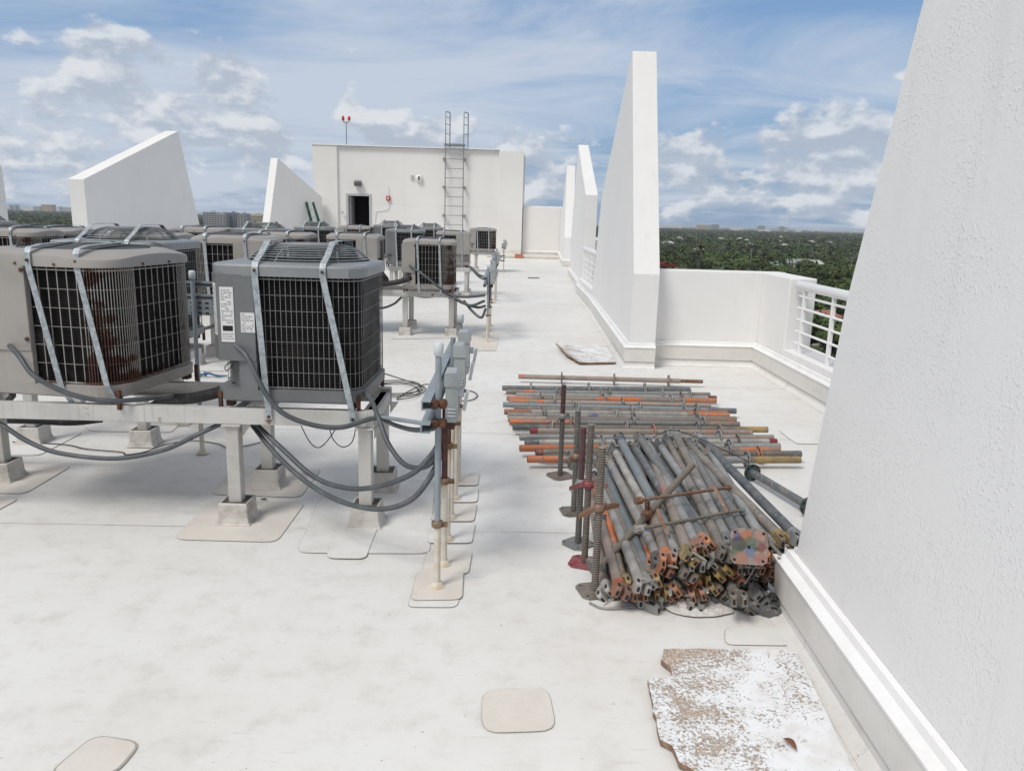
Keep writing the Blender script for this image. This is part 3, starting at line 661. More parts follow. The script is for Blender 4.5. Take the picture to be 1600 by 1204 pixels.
    for i in range(n):
        a = 2 * math.pi * i / n; dx, dy = math.cos(a), math.sin(a)
        # hit of the ray with the outline
        best = None
        for p, q in zip(O, O[1:] + O[:1]):
            px, py, qx, qy = p[0] - cx, p[1] - cy, q[0] - cx, q[1] - cy
            den = dx * (qy - py) - dy * (qx - px)
            if abs(den) < 1e-9: continue
            t = (px * (qy - py) - py * (qx - px)) / den; s = (px * dy - py * dx) / den
            if t > 0 and -1e-6 <= s <= 1 + 1e-6: best = t if best is None else max(best, t)
        Or.append((best, dx, dy))
    def ringat(f, z, ex=0.0, arch=0.0):
        rg = []
        for (t, dx, dy) in Or:
            rr = Rr + (t + ex - Rr) * f
            x, y = cx + dx * rr, cy + dy * rr
            zz = z - arch * max(0, ((x / (w / 2)) ** 2 + (y / (d / 2)) ** 2 - 1)) * 1.0 if arch else z
            rg.append((x, y, zz))
        return rg
    k = MB()
    if tan:
        k.loft([ringat(1, hc - .002, .004), ringat(1, hc, .012), ringat(1, h - .034, .011, .036), ringat(1, h - .028, .008, .036), ringat(1, h - .025, -.004, .036), ringat(.75, h - .020, 0, .030), ringat(.4, h - .012, 0, .012), ringat(.12, h - .008, 0, .0), ringat(0, h - .014), ringat(-.04, h - .06)], sm=True, cap=False)
    else:
        k.loft([ringat(1, hc - .002, .008), ringat(1, hc, .014), ringat(1, h - .012, .014), ringat(1, h - .002, .004), ringat(.5, h + .006), ringat(.06, h + .01), ringat(0, h), ringat(-.05, h - .05)], sm=True, cap=False)
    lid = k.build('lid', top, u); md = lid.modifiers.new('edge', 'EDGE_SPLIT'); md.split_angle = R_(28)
    if tan:
        spots = [((-w / 2 + .2 + i * .21, -d / 2 - .012, hc + .012), rx) for i in range(3)] + [((w / 2 + .014, yy, hc + .012), Matrix.Rotation(R_(90), 3, 'Y')) for yy in (-.14, .1)]
        for q, rt in spots: k = MB(); k.lathe([(.007, 0), (.007, .004)], 8, q, rot=rt); k.build('screw', M_RUST, lid)
    k = MB(); k.lathe([(.0, h - .12), (Rr - .02, h - .12), (Rr - .02, h - .10)], 24, (cx, cy, 0)); fw = k.build('fan_well', M_DARK, u)
    k = MB()
    for b_ in range(4):
        a = R_(90 * b_ + 20); u1 = Vector((math.cos(a), math.sin(a), 0)); v1 = Vector((-math.sin(a), math.cos(a), 0)); c0 = Vector((cx, cy, h - .085))
        k.add([c0 + u1 * .05 - v1 * .03, c0 + u1 * .24 - v1 * .09 + Vector((0, 0, .0)), c0 + u1 * .25 + v1 * .07 + Vector((0, 0, .045)), c0 + u1 * .05 + v1 * .03 + Vector((0, 0, .025))], [(0, 1, 2, 3)])
    k.lathe([(.055, h - .10), (.06, h - .05), (.02, h - .045)], 16, (cx, cy, 0)); k.build('fan', M_WIRE_K, u)
    # fan guard
    k = MB()
    def circ(r, z, th):
        nn = 28 if fine else 20
        pts = [(cx + r * math.cos(2 * math.pi * i / nn), cy + r * math.sin(2 * math.pi * i / nn), z) for i in range(nn)]
        k.loft([[(p[0], p[1], p[2] - th) for p in pts], [(cx + (p[0] - cx) * (1 + th * 1.6 / r), cy + (p[1] - cy) * (1 + th * 1.6 / r), p[2]) for p in pts], [(p[0], p[1], p[2] + th) for p in pts]], cap=False, sm=False)
    if tan:
        prof = [(Rr - .005 - .018 * q, h - .008 + .0014 * q) for q in range(14)]
    else:
        prof = [(r_, h + (z_ - .0) * 1.28) for r_, z_ in [(.318, .003), (.308, .014), (.296, .025), (.283, .034), (.27, .042), (.255, .050), (.24, .056), (.222, .062), (.204, .066), (.185, .070), (.165, .072)]]
    for (r, z) in prof: circ(r, z, .0028)
    for i in range(6):
        a = R_(60 * i + 12); pts = [(cx + r * math.cos(a), cy + r * math.sin(a), z - .004) for r, z in prof] + [(cx + .05 * math.cos(a), cy + .05 * math.sin(a), prof[-1][1] - .002)]
        k.tube(pts, .004, 5)
    k.build('fan_guard', M_WIRE_K if tan else M_WIRE_M, u)
    k = MB(); k.lathe([(.0, prof[-1][1] - .004), (.10 if tan else .155, prof[-1][1] - .004), (.10 if tan else .155, prof[-1][1] + .003), (.02, prof[-1][1] + .006)], 24, (cx, cy, 0)); k.build('motor_plate', M_WIRE_K if tan else M_GREYT, u)
    u['dims'] = (w, d, h, hc); del u['dims']
    return u, dict(w=w, d=d, h=h, hc=hc, tan=tan)
def strap_mb(D, x, xb, yF, yB, zF=-.05, lean=0):
    """galvanised strap from the front beam, over the lid, down to the back beam"""
    k = MB(); w, d, h, hc = D['w'], D['d'], D['h'], D['hc']; dome = .02 if D['tan'] else .10
    hh = h - (.012 if D['tan'] else 0)
    y0 = -d / 2 - .024
    pts = [(xb, yF, zF), (xb, yF, zF + .035), (xb * .86 + x * .14, y0 - .004, .10), (x, y0, hc + .01), (x, y0 + .004, hh - .012), (x, y0 + .02, hh + .012), (x, y0 + .10, hh + .02 + dome * .25), (x, -.17, hh + .01 + dome), (x, 0, hh + .014 + dome), (x, .17, hh + .01 + dome), (x, -y0 - .10, hh + .02 + dome * .25), (x, -y0 - .02, hh + .012), (x, -y0, hc), (x, yB, zF)]
    # smooth out: subdivide
    k.strip(pts, (1, 0, 0), .031, .003)
    return k
def bolt(k, p): k.lathe([(.008, 0), (.008, .005), (.003, .008)], 6, p, rot=rx)
rx = Matrix.Rotation(R_(90), 3, 'X')
def straps(u, D, items, yF, yB, rz=0):
    for (x, xb) in items:
        s = strap_mb(D, x, xb, yF, yB).build('tie_down_strap', M_GALV, u)
        s.rotation_euler = (0, 0, -rz)
        for q in ((x, -D['d'] / 2 - .027, D['hc'] + .03), (xb, yF - .003, -.035)): k = MB(); bolt(k, q); k.build('bolt', M_RUST, s)

# --- the two units in the first row
BZ = .622
u2, D2 = make_unit('grey', 'nearest grey condensing unit with three white stickers on its service panel', h=.735, w=.755, d=.72)
u2.location = (-1.095, 4.19, BZ); u2.rotation_euler = (0, 0, R_(-1.5)); straps(u2, D2, [(-.135, -.095), (.20, .335)], -.375, .30)
# stickers with lines of print
def sticker(par, px0, px1, z0, z1, y, rows, seed=1, blk=None):
    k = MB(); k.box(((px0 + px1) / 2, y, (z0 + z1) / 2), (px1 - px0, .0012, z1 - z0), 0)
    rr = random.Random(seed); n = rows; hgt = (z1 - z0) * .92 / n
    for i in range(n):
        z = z1 - (z1 - z0) * .04 - hgt * (i + .5); x = px0 + .006
        if blk and blk[0] < (i / n) < blk[1]: continue
        while x < px1 - .010:
            l = rr.uniform(.006, .020); l = min(l, px1 - .006 - x)
            if rr.random() < .8: k.box((x + l / 2, y - .0009, z), (l, .0006, hgt * .42), 1)
            x += l + .004
    if blk:
        zc = z1 - (z1 - z0) * (blk[0] + blk[1]) / 2; k.box(((px0 + px1) / 2, y - .0009, zc), ((px1 - px0) * .75, .0006, (z1 - z0) * (blk[1] - blk[0]) * .7), 2)
    return k.build('sticker', [M_STICK, M_INK, M_DARK], par)
sy = -D2['d'] / 2 - .0145
pn = [c for c in u2.children if c.name.startswith('service_panel')][0]
sticker(pn, -.318, -.250, .345, .620, sy, 22, 3, (.68, .82)); sticker(pn, -.218, -.148, .395, .495, sy, 9, 5)
st = sticker(pn, -.036, .036, .375, .635, 0, 20, 9); st.rotation_euler = (0, 0, -math.atan2(.09, .055)); st.location = (-.389 + .028, -.372 + .042, 0)
u1, D1 = make_unit('tan', 'nearest tan condensing unit with a rust-stained corner of its wire guard', h=.785, w=.90, d=.80, pw=.45)
u1.location = (-2.335, 4.25, BZ); u1.rotation_euler = (0, 0, R_(-8)); straps(u1, D1, [(.0, .13), (.245, .37)], -.37, .36, 0)
for c in u1.children:
    if c.name.startswith('tie_down'): c.rotation_euler = (0, 0, R_(5))

# --- the rows behind: copies of the two kinds, each with its own straps
tanP, DT = make_unit('tan', 'x', h=.77, w=.80, d=.76, fine=False); greyP, DG = make_unit('grey', 'x', h=.765, w=.80, d=.74, fine=False)
used = {}
GRP = 'condensing units strapped down on roof stands'
def place(kind, label, cx, y, rz=0, sx=1.0, z=BZ, sh=1.0):
    P, D = (tanP, DT) if kind == 'tan' else (greyP, DG)
    if kind not in used: used[kind] = 1; o = P; o['label'] = label; o['group'] = GRP
    else: o = dup_unit(P, label)
    o['group'] = GRP
    o.location = (cx, y, z); o.rotation_euler = (0, 0, R_(rz)); o.scale = (sx, sx, sh)
    return o, D
ORIG = {}
def dup_unit(P, label):
    c = P.copy(); COL.objects.link(c); c['label'] = label
    for k in ORIG[P.name]:
        q = k.copy(); COL.objects.link(q); q.parent = c
        for g in k.children:
            e = g.copy(); COL.objects.link(e); e.parent = q
    return c
ORIG[tanP.name] = list(tanP.children); ORIG[greyP.name] = list(greyP.children)
u1['group'] = GRP; u2['group'] = GRP
PX = lambda px, Y: at(px, 360, Y).x
#        kind   label                                                         left px, right px, front Y, rotation, height scale
rows = [
 ('grey', 'grey unit with a domed wire fan guard, directly behind the nearest tan unit', 60, 250, 5.35, 0, 1.0),
 ('tan', 'tan unit at the left edge of the photo with only its right lid corner showing', -70, 45, 8.0, 0, 1.0),
 ('tan', 'tan unit whose arched lid shows just behind the domed wire guard at the left', 132, 266, 8.1, 0, .99),
 ('tan', 'tan unit with wide black coil face seen between the two nearest units', 285, 416, 7.75, 90, 1.0),
 ('tan', 'tan unit at the far left, in front of the trees between two fin walls', -15, 111, 9.4, 0, .98),
 ('tan', 'tan unit standing against the foot of the large peaked fin wall', 258, 346, 11.9, 0, .99),
 ('grey', 'grey unit with domed guard in front of the gap before the sloping fin', 355, 440, 12.1, 0, .98),
 ('tan', 'tan unit partly hidden by the lid of the nearest grey unit', 375, 479, 10.35, 0, .98),
 ('tan', 'tan unit turned with its plain service panel to the right, below the doorway', 502, 592, 10.6, 90, .98),
 ('tan', 'tan unit with plain panel left and rusty corner right, beside the middle switch rack', 626, 711, 10.45, 0, .93),
 ('grey', 'grey unit under the foot of the sloping fin wall', 455, 513, 15.2, 0, .99),
 ('tan', 'tan unit with low lid just left under the dark doorway', 525, 577, 18.6, 0, 1.0),
 ('grey', 'dark grey unit just right under the dark doorway', 581, 631, 18.8, 0, 1.04),
 ('grey', 'grey unit behind the tan one with the rusty corner, its left side showing', 600, 660, 15.9, 0, .97),
 ('grey', 'grey unit in the back row directly below the roof ladder', 645, 691, 19.0, 0, 1.0),
 ('tan', 'unit with tan lid and dark coil just right of the roof ladder', 678, 736, 16.3, 90, .96),
 ('tan', 'last unit of all, standing alone near the rooftop house corner', 733, 776, 24.3, 0, .95),
 ('grey', 'grey unit far off at the left, behind other units', -95, -15, 12.1, 0, .98),
]
for (kind, label, xa, xb_, Y, rz, sh) in rows:
    A, B_ = PX(xa, Y), PX(xb_, Y); wv = abs(B_ - A); D = DT if kind == 'tan' else DG
    hfw = D['d'] / 2 if rz % 180 == 0 else D['w'] / 2
    sx = min(1.1, wv / .83); 
    o, D = place(kind, label, (A + B_) / 2, Y + .40, rz, sx, BZ, sh)
    a = .17 if rz % 180 == 0 else .2
    Dl = dict(D)
    if rz % 180: Dl['w'], Dl['d'] = D['d'], D['w']
    straps(o, Dl, [(-a, -a + .03), (a, a + .03)], -.42, .42, R_(rz))

# ================================================================== STANDS
def stand(label, y0, y1, x0, x1, legs, z=BZ, foot=True):
    t = thing('equipment_stand', label, 'equipment stand', ((x0 + x1) / 2, (y0 + y1) / 2, 0), group='steel stands carrying the condensing units')
    o = Vector(t.location); H = .084
    for y, sg in ((y0, -1), (y1, 1)):
        k = MB(); yo = y - o.y
        prof = [(0, 0), (-sg * .05, 0), (-sg * .05, .006), (-sg * .006, .010), (-sg * .006, H - .010), (-sg * .05, H - .006), (-sg * .05, H), (0, H)]
        prof = [(sg * 0.03 + a, b) for a, b in prof]
        k.loft([[(x - o.x, yo + a, z - H + b) for a, b in prof] for x in (x0, x1)]); k.build('beam', M_STAND, t, bevel=.002)
    xs = sorted(set([x0 + .03, x1 - .03] + [l for l in legs]))
    for x in xs:
        k = MB(); k.box((x - o.x, 0, z - .055), (.055, abs(y1 - y0) - .025, .06)); k.build('cross_member', M_STAND, t)
    for x in legs:
        for y in (y0 + .005, y1 - .005):
            k = MB(); top = z - H - .001; k.box((x - o.x, y - o.y, (top + .06) / 2), (.068, .068, top - .06))
            k.box((x - o.x, y - o.y, top - .006), (.10, .10, .012)); lg = k.build('leg', M_LEG, t, bevel=.005)
            k = MB(); k.prism([(x - o.x + .045, y - o.y - .004, top), (x - o.x + .045, y - o.y - .004, top - .07), (x - o.x + .095, y - o.y - .004, top)], (0, .012, 0)); k.build('gusset', M_LEG, lg)
            k = MB(); rr = random.Random(int(x * 1000) + int(y * 77)); s0 = .079
            a_ = rr.uniform(-.06, .06); rt = Matrix.Rotation(a_, 3, 'Z')
            def rg(s, z_): return [Vector((x - o.x, y - o.y, z_)) + rt @ Vector((cx_ * s, cy_ * s, 0)) for cx_, cy_ in ((-1, -1), (1, -1), (1, 1), (-1, 1))]
            k.loft([rg(s0 + .016, .006), rg(s0 + .008, .014), rg(s0, .04), rg(s0 - .004, .118), rg(s0 - .014, .122), rg(s0 - .016, .112)]); 
            ft = k.build('curb', M_CURB, t, bevel=.008)
            k = MB(); k.loft([rg(s0 - .0165, .09), rg(s0 - .018, .116)]); k.build('tar_fill', M_TAR, ft)
    return t
stand('long white stand under the two nearest units', 3.86, 4.42, -7.0, -.665, [-.715, -1.40, -2.99, -4.5, -6.0])
stand('stand under the grey unit behind the nearest tan unit', 5.18, 5.78, -7.0, -2.30, [-2.5, -3.27, -4.9])
stand('stand of the second row, seen between the two nearest units', 8.12, 8.72, -8.5, -2.35, [-2.62, -3.32, -5.0, -6.6])
stand('stand under the far left units behind the second row', 9.5, 10.1, -8.5, -5.1, [-5.3, -6.4, -7.8])
stand('stand under the tan unit with the rusty corner and its left neighbours', 10.65, 11.35, -4.1, -.70, [-.76, -1.40, -2.7, -3.9])
stand('stand below the foot of the large peaked fin wall', 12.2, 12.9, -8.6, -3.9, [-4.1, -5.4, -6.8, -8.2])
stand('stand under the grey unit at the foot of the sloping fin', 15.3, 15.9, -4.6, -3.2, [-3.4, -4.4])
stand('stand under the units in front of the roof ladder', 16.1, 16.8, -2.5, -.79, [-.85, -1.7, -2.4])
stand('stand of the back row below the doorway and ladder', 18.9, 19.6, -4.3, -1.45, [-1.55, -2.6, -3.9])
stand('farthest stand, carrying the last unit alone', 24.45, 25.1, -2.0, -.38, [-.45, -1.0, -1.8])

# ================================================================== DISCONNECT RACKS
def post(x, y, zc, zt, upper, label, cap, grp, rw=.0135, lower=M_PVCW):
    t = thing('conduit_post', label, 'pipe', (x, y, 0), group=grp)
    k = MB(); k.tube([(0, 0, .005), (0, 0, zc)], rw + .0015, 12); k.lathe([(.045, .006), (.03, .014), (.022, .03)], 14); k.build('lower_pipe', lower, t)
    k = MB(); k.tube([(0, 0, zc + .001), (0, 0, zt)], rw, 12); k.build('upper_pipe', upper, t)
    k = MB(); k.lathe([(.022, zc - .012), (.026, zc - .008), (.026, zc + .012), (.022, zc + .016)], 12); k.box((.03, 0, zc), (.03, .014, .02)); k.build('clamp', mat('brass_clamp', (.22, .15, .09), .5, .4, builder=worn((.24, .17, .11), (.12, .06, .03), 30)), t)
    if cap:
        k = MB(); k.lathe([(.015, zt - .026), (.020, zt - .024), (.021, zt + .024), (.017, zt + .029), (.008, zt + .031)], 14); k.build('cap', M_CAPW, t)
    return t
def switchbox(x, y, z0, z1, label, grp, dx=.056, dy=.10):
    t = thing('switch_box', label, 'switch box', (x, y, z0), group=grp); H = z1 - z0
    k = MB(); k.prism([(0, -dy / 2, 0), (0, -dy / 2, H), (dx * .75, -dy / 2, H), (dx, -dy / 2, H - .03), (dx, -dy / 2, .012), (dx * .85, -dy / 2, 0)], (0, dy, 0)); k.build('housing', M_DISC, t, bevel=.004)
    k = MB(); k.prism([(-.004, -dy / 2 - .006, H - .055), (-.004, -dy / 2 - .006, H + .004), (dx * .78, -dy / 2 - .006, H + .004), (dx + .006, -dy / 2 - .006, H - .022), (dx + .006, -dy / 2 - .006, H - .055)], (0, dy + .012, 0)); k.build('lid', M_DISC, t, bevel=.004)
    k = MB(); k.tube([(dx, 0, H * .55), (dx + .022, 0, H * .55)], .018, 12); k.box((dx + .03, 0, H * .40), (.016, .03, .09), rot=Matrix.Rotation(R_(10), 3, 'Y')); k.build('lever', M_CAPW, t)
    k = MB()
    for zz in (.03, .045, .06): k.box((dx * .5, -dy / 2 - .002, zz), (.035, .004, .006))
    k.build('moulding', M_CAPW, t)
    k = MB(); k.tube([(dx * .4, 0, -.045), (dx * .4, 0, -.002)], .017, 10); k.build('hub', M_RUSTP, t)
    return t
G1, G2, G3 = 'pipe posts of the near switch rack', 'pipe posts of the middle switch rack', 'pipe posts of the far switch rack'
XR = -.275
post(XR, 3.146, .30, 1.07, M_PVC, 'nearest pipe post, grey above with a pale cap and a scuffed white foot', True, G1)
post(XR + .012, 3.37, .42, .80, M_RUSTP, 'second pipe post of the near rack, dark rust above and cream below', False, G1)
post(XR + .006, 3.66, .50, .86, M_RUSTP, 'third pipe post of the near rack, dark rust above and cream below', False, G1)
post(XR + .004, 3.95, .54, 1.0, M_PVC, 'fourth pipe post of the near rack, grey with an open rusty top', False, G1)
post(XR + .006, 4.25, .56, .9, M_RUSTP, 'fifth pipe post of the near rack, rust brown behind the switch boxes', False, G1)
post(XR + .004, 4.57, .58, 1.02, M_PVC, 'last pipe post of the near rack, grey with a pale cap', True, G1)
def strut(x, z, y0, y1, label, grp=None):
    k = MB(); k.loft([[(x + a, y, z + b) for a, b in ((-.02, -.02), (.02, -.02), (.02, -.015), (-.015, -.015), (-.015, .015), (.02, .015), (.02, .02), (-.02, .02))] for y in (y0, y1)])
    o = k.build('strut_channel', M_PVC); return tag(o, label, 'strut', grp)
strut(XR - .045, .845, 3.08, 4.68, 'upper grey strut channel along the near pipe posts')
strut(XR - .045, .755, 3.05, 4.68, 'lower grey strut channel along the near pipe posts')
SG = 'grey switch boxes on the pipe racks'
switchbox(XR + .022, 3.30, .735, .95, 'nearest grey switch box with curved mouldings on the rack', SG, dy=.13)
switchbox(XR + .022, 3.82, .76, .985, 'middle grey switch box of the near rack', SG, dy=.12)
switchbox(XR + .024, 4.18, .77, 1.0, 'last grey switch box of the near rack with a long pale lever', SG, dy=.12)
for z, ho in ((.845, 'upper'), (.762, 'lower')):
    for xo, yo, si in ((-.012, 3.115, 'left'), (.022, 3.125, 'right')):
        k = MB(); k.lathe([(.008, -.022), (.018, -.02), (.020, .016), (.012, .022)], 10, (XR + xo, yo, z), rot=rx)
        tag(k.build('rusty_fitting', M_RUST), ho + ' ' + si + ' rusty round fitting clamped on the nearest pipe post', 'pipe fitting')
# middle and far racks
for (XQ, Y0, n, dY, GG, nm) in ((-.245, 10.2, 4, .55, G2, 'middle'), (-.12, 24.4, 3, .6, G3, 'far')):
    for i in range(n):
        upper = M_PVC if i % 3 == 0 else M_RUSTP
        post(XQ + .004 * (i % 2), Y0 + i * dY, .36 + .05 * (i % 3), (1.0 if i % 3 == 0 else .86) , upper,
             ['first', 'second', 'third', 'fourth'][i] + ' pipe post from the front in the ' + nm + ' switch rack', i % 3 == 0, GG)
    strut(XQ - .045, .85, Y0 - .08, Y0 + n * dY - .4, 'upper strut channel of the ' + nm + ' switch rack'); strut(XQ - .045, .76, Y0 - .08, Y0 + n * dY - .4, 'lower strut channel of the ' + nm + ' switch rack')
    for i in range(n - 1): switchbox(XQ + .022, Y0 + .2 + i * dY, .76, .99, ['nearest', 'middle', 'last'][i] + ' grey switch box of the ' + nm + ' rack', SG)
# another tall rack at the right edge of the rust-cornered unit's row
for i in range(3): post(-.235 + .006 * i, 15.2 + i * .6, .5, 1.02 if i % 2 == 0 else .9, M_PVC if i % 2 == 0 else M_RUSTP, ['nearest', 'middle', 'farthest'][i] + ' post of the rack in front of the roof ladder units', i == 0, 'posts in front of the ladder')
strut(-.28, .85, 15.1, 16.6, 'strut channel of the rack in front of the roof ladder units')
switchbox(-.215, 15.35, .76, .99, 'switch box in front of the roof ladder units', SG)
# rack seen between the two nearest units
p = at(300, 430, 5.0)
post(p.x, 5.0, .30, p.z, M_PVC, 'grey capped pipe post standing between the two nearest units', True, 'posts between the nearest units', rw=.014)
for zz, lb in ((at(300, 443, 5.05).z, 'top strut rail between the two nearest units'), (at(300, 463, 5.05).z, 'second strut rail between the two nearest units')):
    k = MB(); k.box((p.x + .14, 5.035, zz), (.66, .02, .034)); k.box((p.x + .14, 5.022, zz), (.66, .006, .006), 1); tag(k.build('strut_rail', [M_PVC, M_DARK]), lb, 'strut')
t = thing('slotted_plate', 'short slotted plate bolted across the post between the nearest units', 'bracket', (p.x, 5.03, at(300, 480, 5.03).z))
k = MB(); k.box((.03, .004, 0), (.16, .02, .10)); k.build('plate', M_PVC, t, bevel=.003)
k = MB()
for zz in (-.035, .0, .032):
    for xx in (-.02, .03, .075): k = MB(); k.box((xx, -.008, zz), (.022, .003, .008)); k.build('slot', M_DARK, t)

# ================================================================== CONDUITS AND PIPES
def cable(name, label, cat, pts, r, mt, grp=None, ribs=False, n=8):
    S = smooth(pts, n); rs = r
    if ribs:
        # short corrugation: swell every few points
        T = []; 
        for a, b in zip(S, S[1:]):
            T += [a, a + (b - a) * .5]
        S = T + [S[-1]]; rs = [r * (1.0 + (.05 if i % 2 else -.02)) for i in range(len(S))]
    k = MB(); k.tube(S, rs, 8); return tag(k.build(name, mt), label, cat, grp)
A = at
CG = 'grey flexible conduits hanging from the stands'
cable('conduit', 'dark conduit sagging from the left edge below the nearest tan unit', 'conduit', [A(-60, 630, 3.9), A(0, 662, 3.86), A(45, 690, 3.84), A(95, 708, 3.83), A(180, 716, 3.82), A(255, 703, 3.82), A(310, 678, 3.84), A(350, 660, 3.9), A(380, 650, 4.1)], .0125, M_COND, CG)
cable('conduit', 'grey conduit sagging from the nearest stand, the upper of the two deep loops', 'conduit', [A(385, 645, 4.1), A(402, 664, 3.95), A(440, 700, 3.8), (A(490, 744, 3.65)), A(540, 762, 3.5), A(590, 760, 3.38), A(640, 742, 3.3), A(668, 718, 3.3), A(686, 690, 3.38), A(692, 655, 3.45)], .0125, M_COND, CG, True, 14)
cable('conduit', 'grey conduit making the deepest sagging loop, lowest of all the loops', 'conduit', [A(378, 645, 4.15), A(394, 664, 4.0), A(430, 708, 3.8), A(478, 752, 3.62), A(530, 782, 3.45), A(590, 795, 3.3), A(640, 782, 3.26), A(672, 745, 3.28), A(692, 700, 3.5), A(700, 655, 3.6)], .0125, M_COND, CG, True, 14)
cable('conduit', 'grey conduit dropping from the end of the nearest stand in a short steep loop', 'conduit', [A(560, 600, 4.0), A(580, 625, 3.82), A(592, 655, 3.7), A(608, 695, 3.6), A(632, 725, 3.5), A(660, 730, 3.4), A(680, 716, 3.35), A(690, 690, 3.4)], .0125, M_COND, CG, True, 14)
cable('conduit', 'thin conduit running nearly level from the stand end to the first post', 'conduit', [A(590, 650, 3.8), A(620, 655, 3.5), A(655, 660, 3.3), A(676, 665, 3.2), A(684, 664, 3.15)], .010, M_PVC, CG)
cable('conduit', 'short dark conduit sagging just under the level one by the first post', 'conduit', [A(595, 652, 3.82), A(615, 663, 3.6), A(645, 671, 3.4), A(672, 670, 3.25), A(690, 664, 3.25)], .0115, M_COND, CG)
cable('conduit', 'grey conduit curving down across the front of the nearest grey unit', 'conduit', [A(366, 538, 3.84), A(385, 556, 3.78), A(402, 590, 3.74), A(420, 622, 3.72), A(445, 647, 3.72), A(490, 664, 3.74), A(535, 667, 3.76), A(575, 655, 3.82), A(600, 650, 3.85)], .0125, M_COND, CG, True, 14)
cable('conduit', 'grey conduit curving from the panel of the nearest tan unit under its straps', 'conduit', [A(15, 540, 3.86), A(30, 556, 3.75), A(50, 584, 3.7), A(82, 604, 3.7), A(118, 618, 3.72), A(165, 626, 3.76), A(215, 624, 3.85), A(270, 618, 4.0)], .0125, M_COND, CG, True, 14)
for i, pts in enumerate([[A(690, 455, 10.6), A(715, 463, 10.5), A(740, 463, 10.4), A(757, 461, 10.3)], [A(690, 455, 10.7), A(712, 466, 10.5), A(735, 477, 10.4), A(757, 470, 10.3)], [A(695, 457, 10.8), A(720, 472, 10.6), A(745, 480, 10.4), A(758, 478, 10.3)], [A(725, 470, 10.6), A(738, 486, 10.4), A(752, 496, 10.3), A(759, 482, 10.25)]]):
    cable('conduit', ['highest, level conduit from the rust-cornered unit to the middle rack', 'second conduit of the bundle reaching the middle rack', 'third conduit of the bundle reaching the middle rack', 'lowest sagging conduit of the bundle at the middle rack'][i], 'conduit', pts, .018, M_COND, CG)
cable('conduit', 'conduit crossing the front of the rust-cornered unit diagonally', 'conduit', [A(640, 415, 10.5), A(660, 428, 10.35), A(685, 448, 10.35), A(700, 458, 10.5)], .016, M_COND, CG)
cable('conduit', 'dark conduit sagging left of the stand under the rust-cornered unit', 'conduit', [A(570, 470, 10.9), A(593, 481, 10.8), A(615, 475, 10.7), A(634, 461, 10.7), A(665, 464, 10.8), A(705, 460, 10.8)], .016, M_COND, CG)
for i, pts in enumerate([[A(736, 417, 16), A(750, 430, 15.8), A(762, 432, 15.4)], [A(736, 419, 16), A(748, 432, 15.8), A(760, 438, 15.2)], [A(775, 395, 24.6), A(782, 400, 24.5), A(788, 399, 24.4)], [A(775, 397, 24.6), A(781, 406, 24.5), A(788, 408, 24.4)]]):
    cable('conduit', ['upper conduit into the rack before the roof ladder', 'lower conduit into the rack before the roof ladder', 'upper conduit into the far rack', 'lower conduit into the far rack'][i], 'conduit', pts, .02, M_COND, CG)
cable('conduit', 'dark conduit sagging between stand legs behind the nearest units', 'conduit', [A(286, 500, 7.9), A(300, 511, 7.9), A(318, 513, 7.9), A(336, 508, 7.9), A(350, 500, 8)], .018, M_COND, CG)
# insulated pipes
cable('insulated_pipe', 'thick black insulated pipe running into the foot of the nearest grey unit', 'pipe', [A(230, 640, 4.35), A(262, 625, 4.2), A(300, 622, 4.05), A(345, 612, 3.98), A(378, 603, 3.96), A(392, 600, 4.0)], [.030] * 24 + [.034] * 17, M_INS)
cable('insulated_pipe', 'black insulated pipe at the left edge below the nearest tan unit panel', 'pipe', [A(-80, 600, 4.1), A(-20, 590, 4.05), A(18, 590, 4.0), A(45, 588, 4.1)], .034, M_INS)
cable('insulated_pipe', 'slim black pipe looping at the left edge under the nearest tan unit', 'pipe', [A(-50, 618, 3.98), A(0, 606, 3.96), A(20, 616, 4.0), A(8, 630, 4.1)], .016, M_INS)
cable('insulated_pipe', 'black pipe loop beside the unit with its panel turned right', 'pipe', [A(592, 405, 10.7), A(596, 425, 10.6), A(604, 438, 10.6), A(592, 442, 10.5)], .035, M_INS)
cable('insulated_pipe', 'black insulated pipe reaching the foot of the rust-cornered unit', 'pipe', [A(585, 446, 10.6), A(605, 443, 10.5), A(625, 440, 10.45), A(642, 434, 10.4)], .035, M_INS)
cable('insulated_pipe', 'dark pipe under the beam at the far left', 'pipe', [A(-60, 655, 4.6), A(40, 657, 4.6), A(110, 660, 4.6), A(160, 655, 4.65)], .02, M_INS)
# thin wires
WG = 'thin black wires'
cable('wire', 'thin black wire wandering across the roof under the nearest tan unit', 'wire', [gz(20, 690, .01), gz(100, 694, .01), gz(135, 701, .01), gz(190, 706, .01), gz(196, 710, .01), gz(225, 706, .01), gz(260, 694, .01), gz(300, 688, .01), gz(340, 693, .01), gz(362, 700, .01), gz(420, 688, .01)], .004, M_BLKW, WG)
cable('wire', 'thin wire loop hanging under the nearest grey unit, the left one', 'wire', [A(468, 660, 4.0), A(484, 690, 4.0), A(497, 699, 4.0), A(510, 690, 4.0), A(526, 668, 4.0)], .0028, M_BLKW, WG)
cable('wire', 'thin wire loop hanging under the nearest grey unit, the right one', 'wire', [A(513, 660, 4.0), A(520, 685, 4.0), A(535, 698, 4.0), A(550, 690, 4.0), A(557, 664, 4.0)], .0028, M_BLKW, WG)
lp = []
for i in range(34):
    a = i * .62; lp.append(gz(622 + 38 * math.cos(a) * (1 + .15 * math.sin(i)), 603 + 11 * math.sin(a) + i * .25, .012 + .004 * (i % 3)))
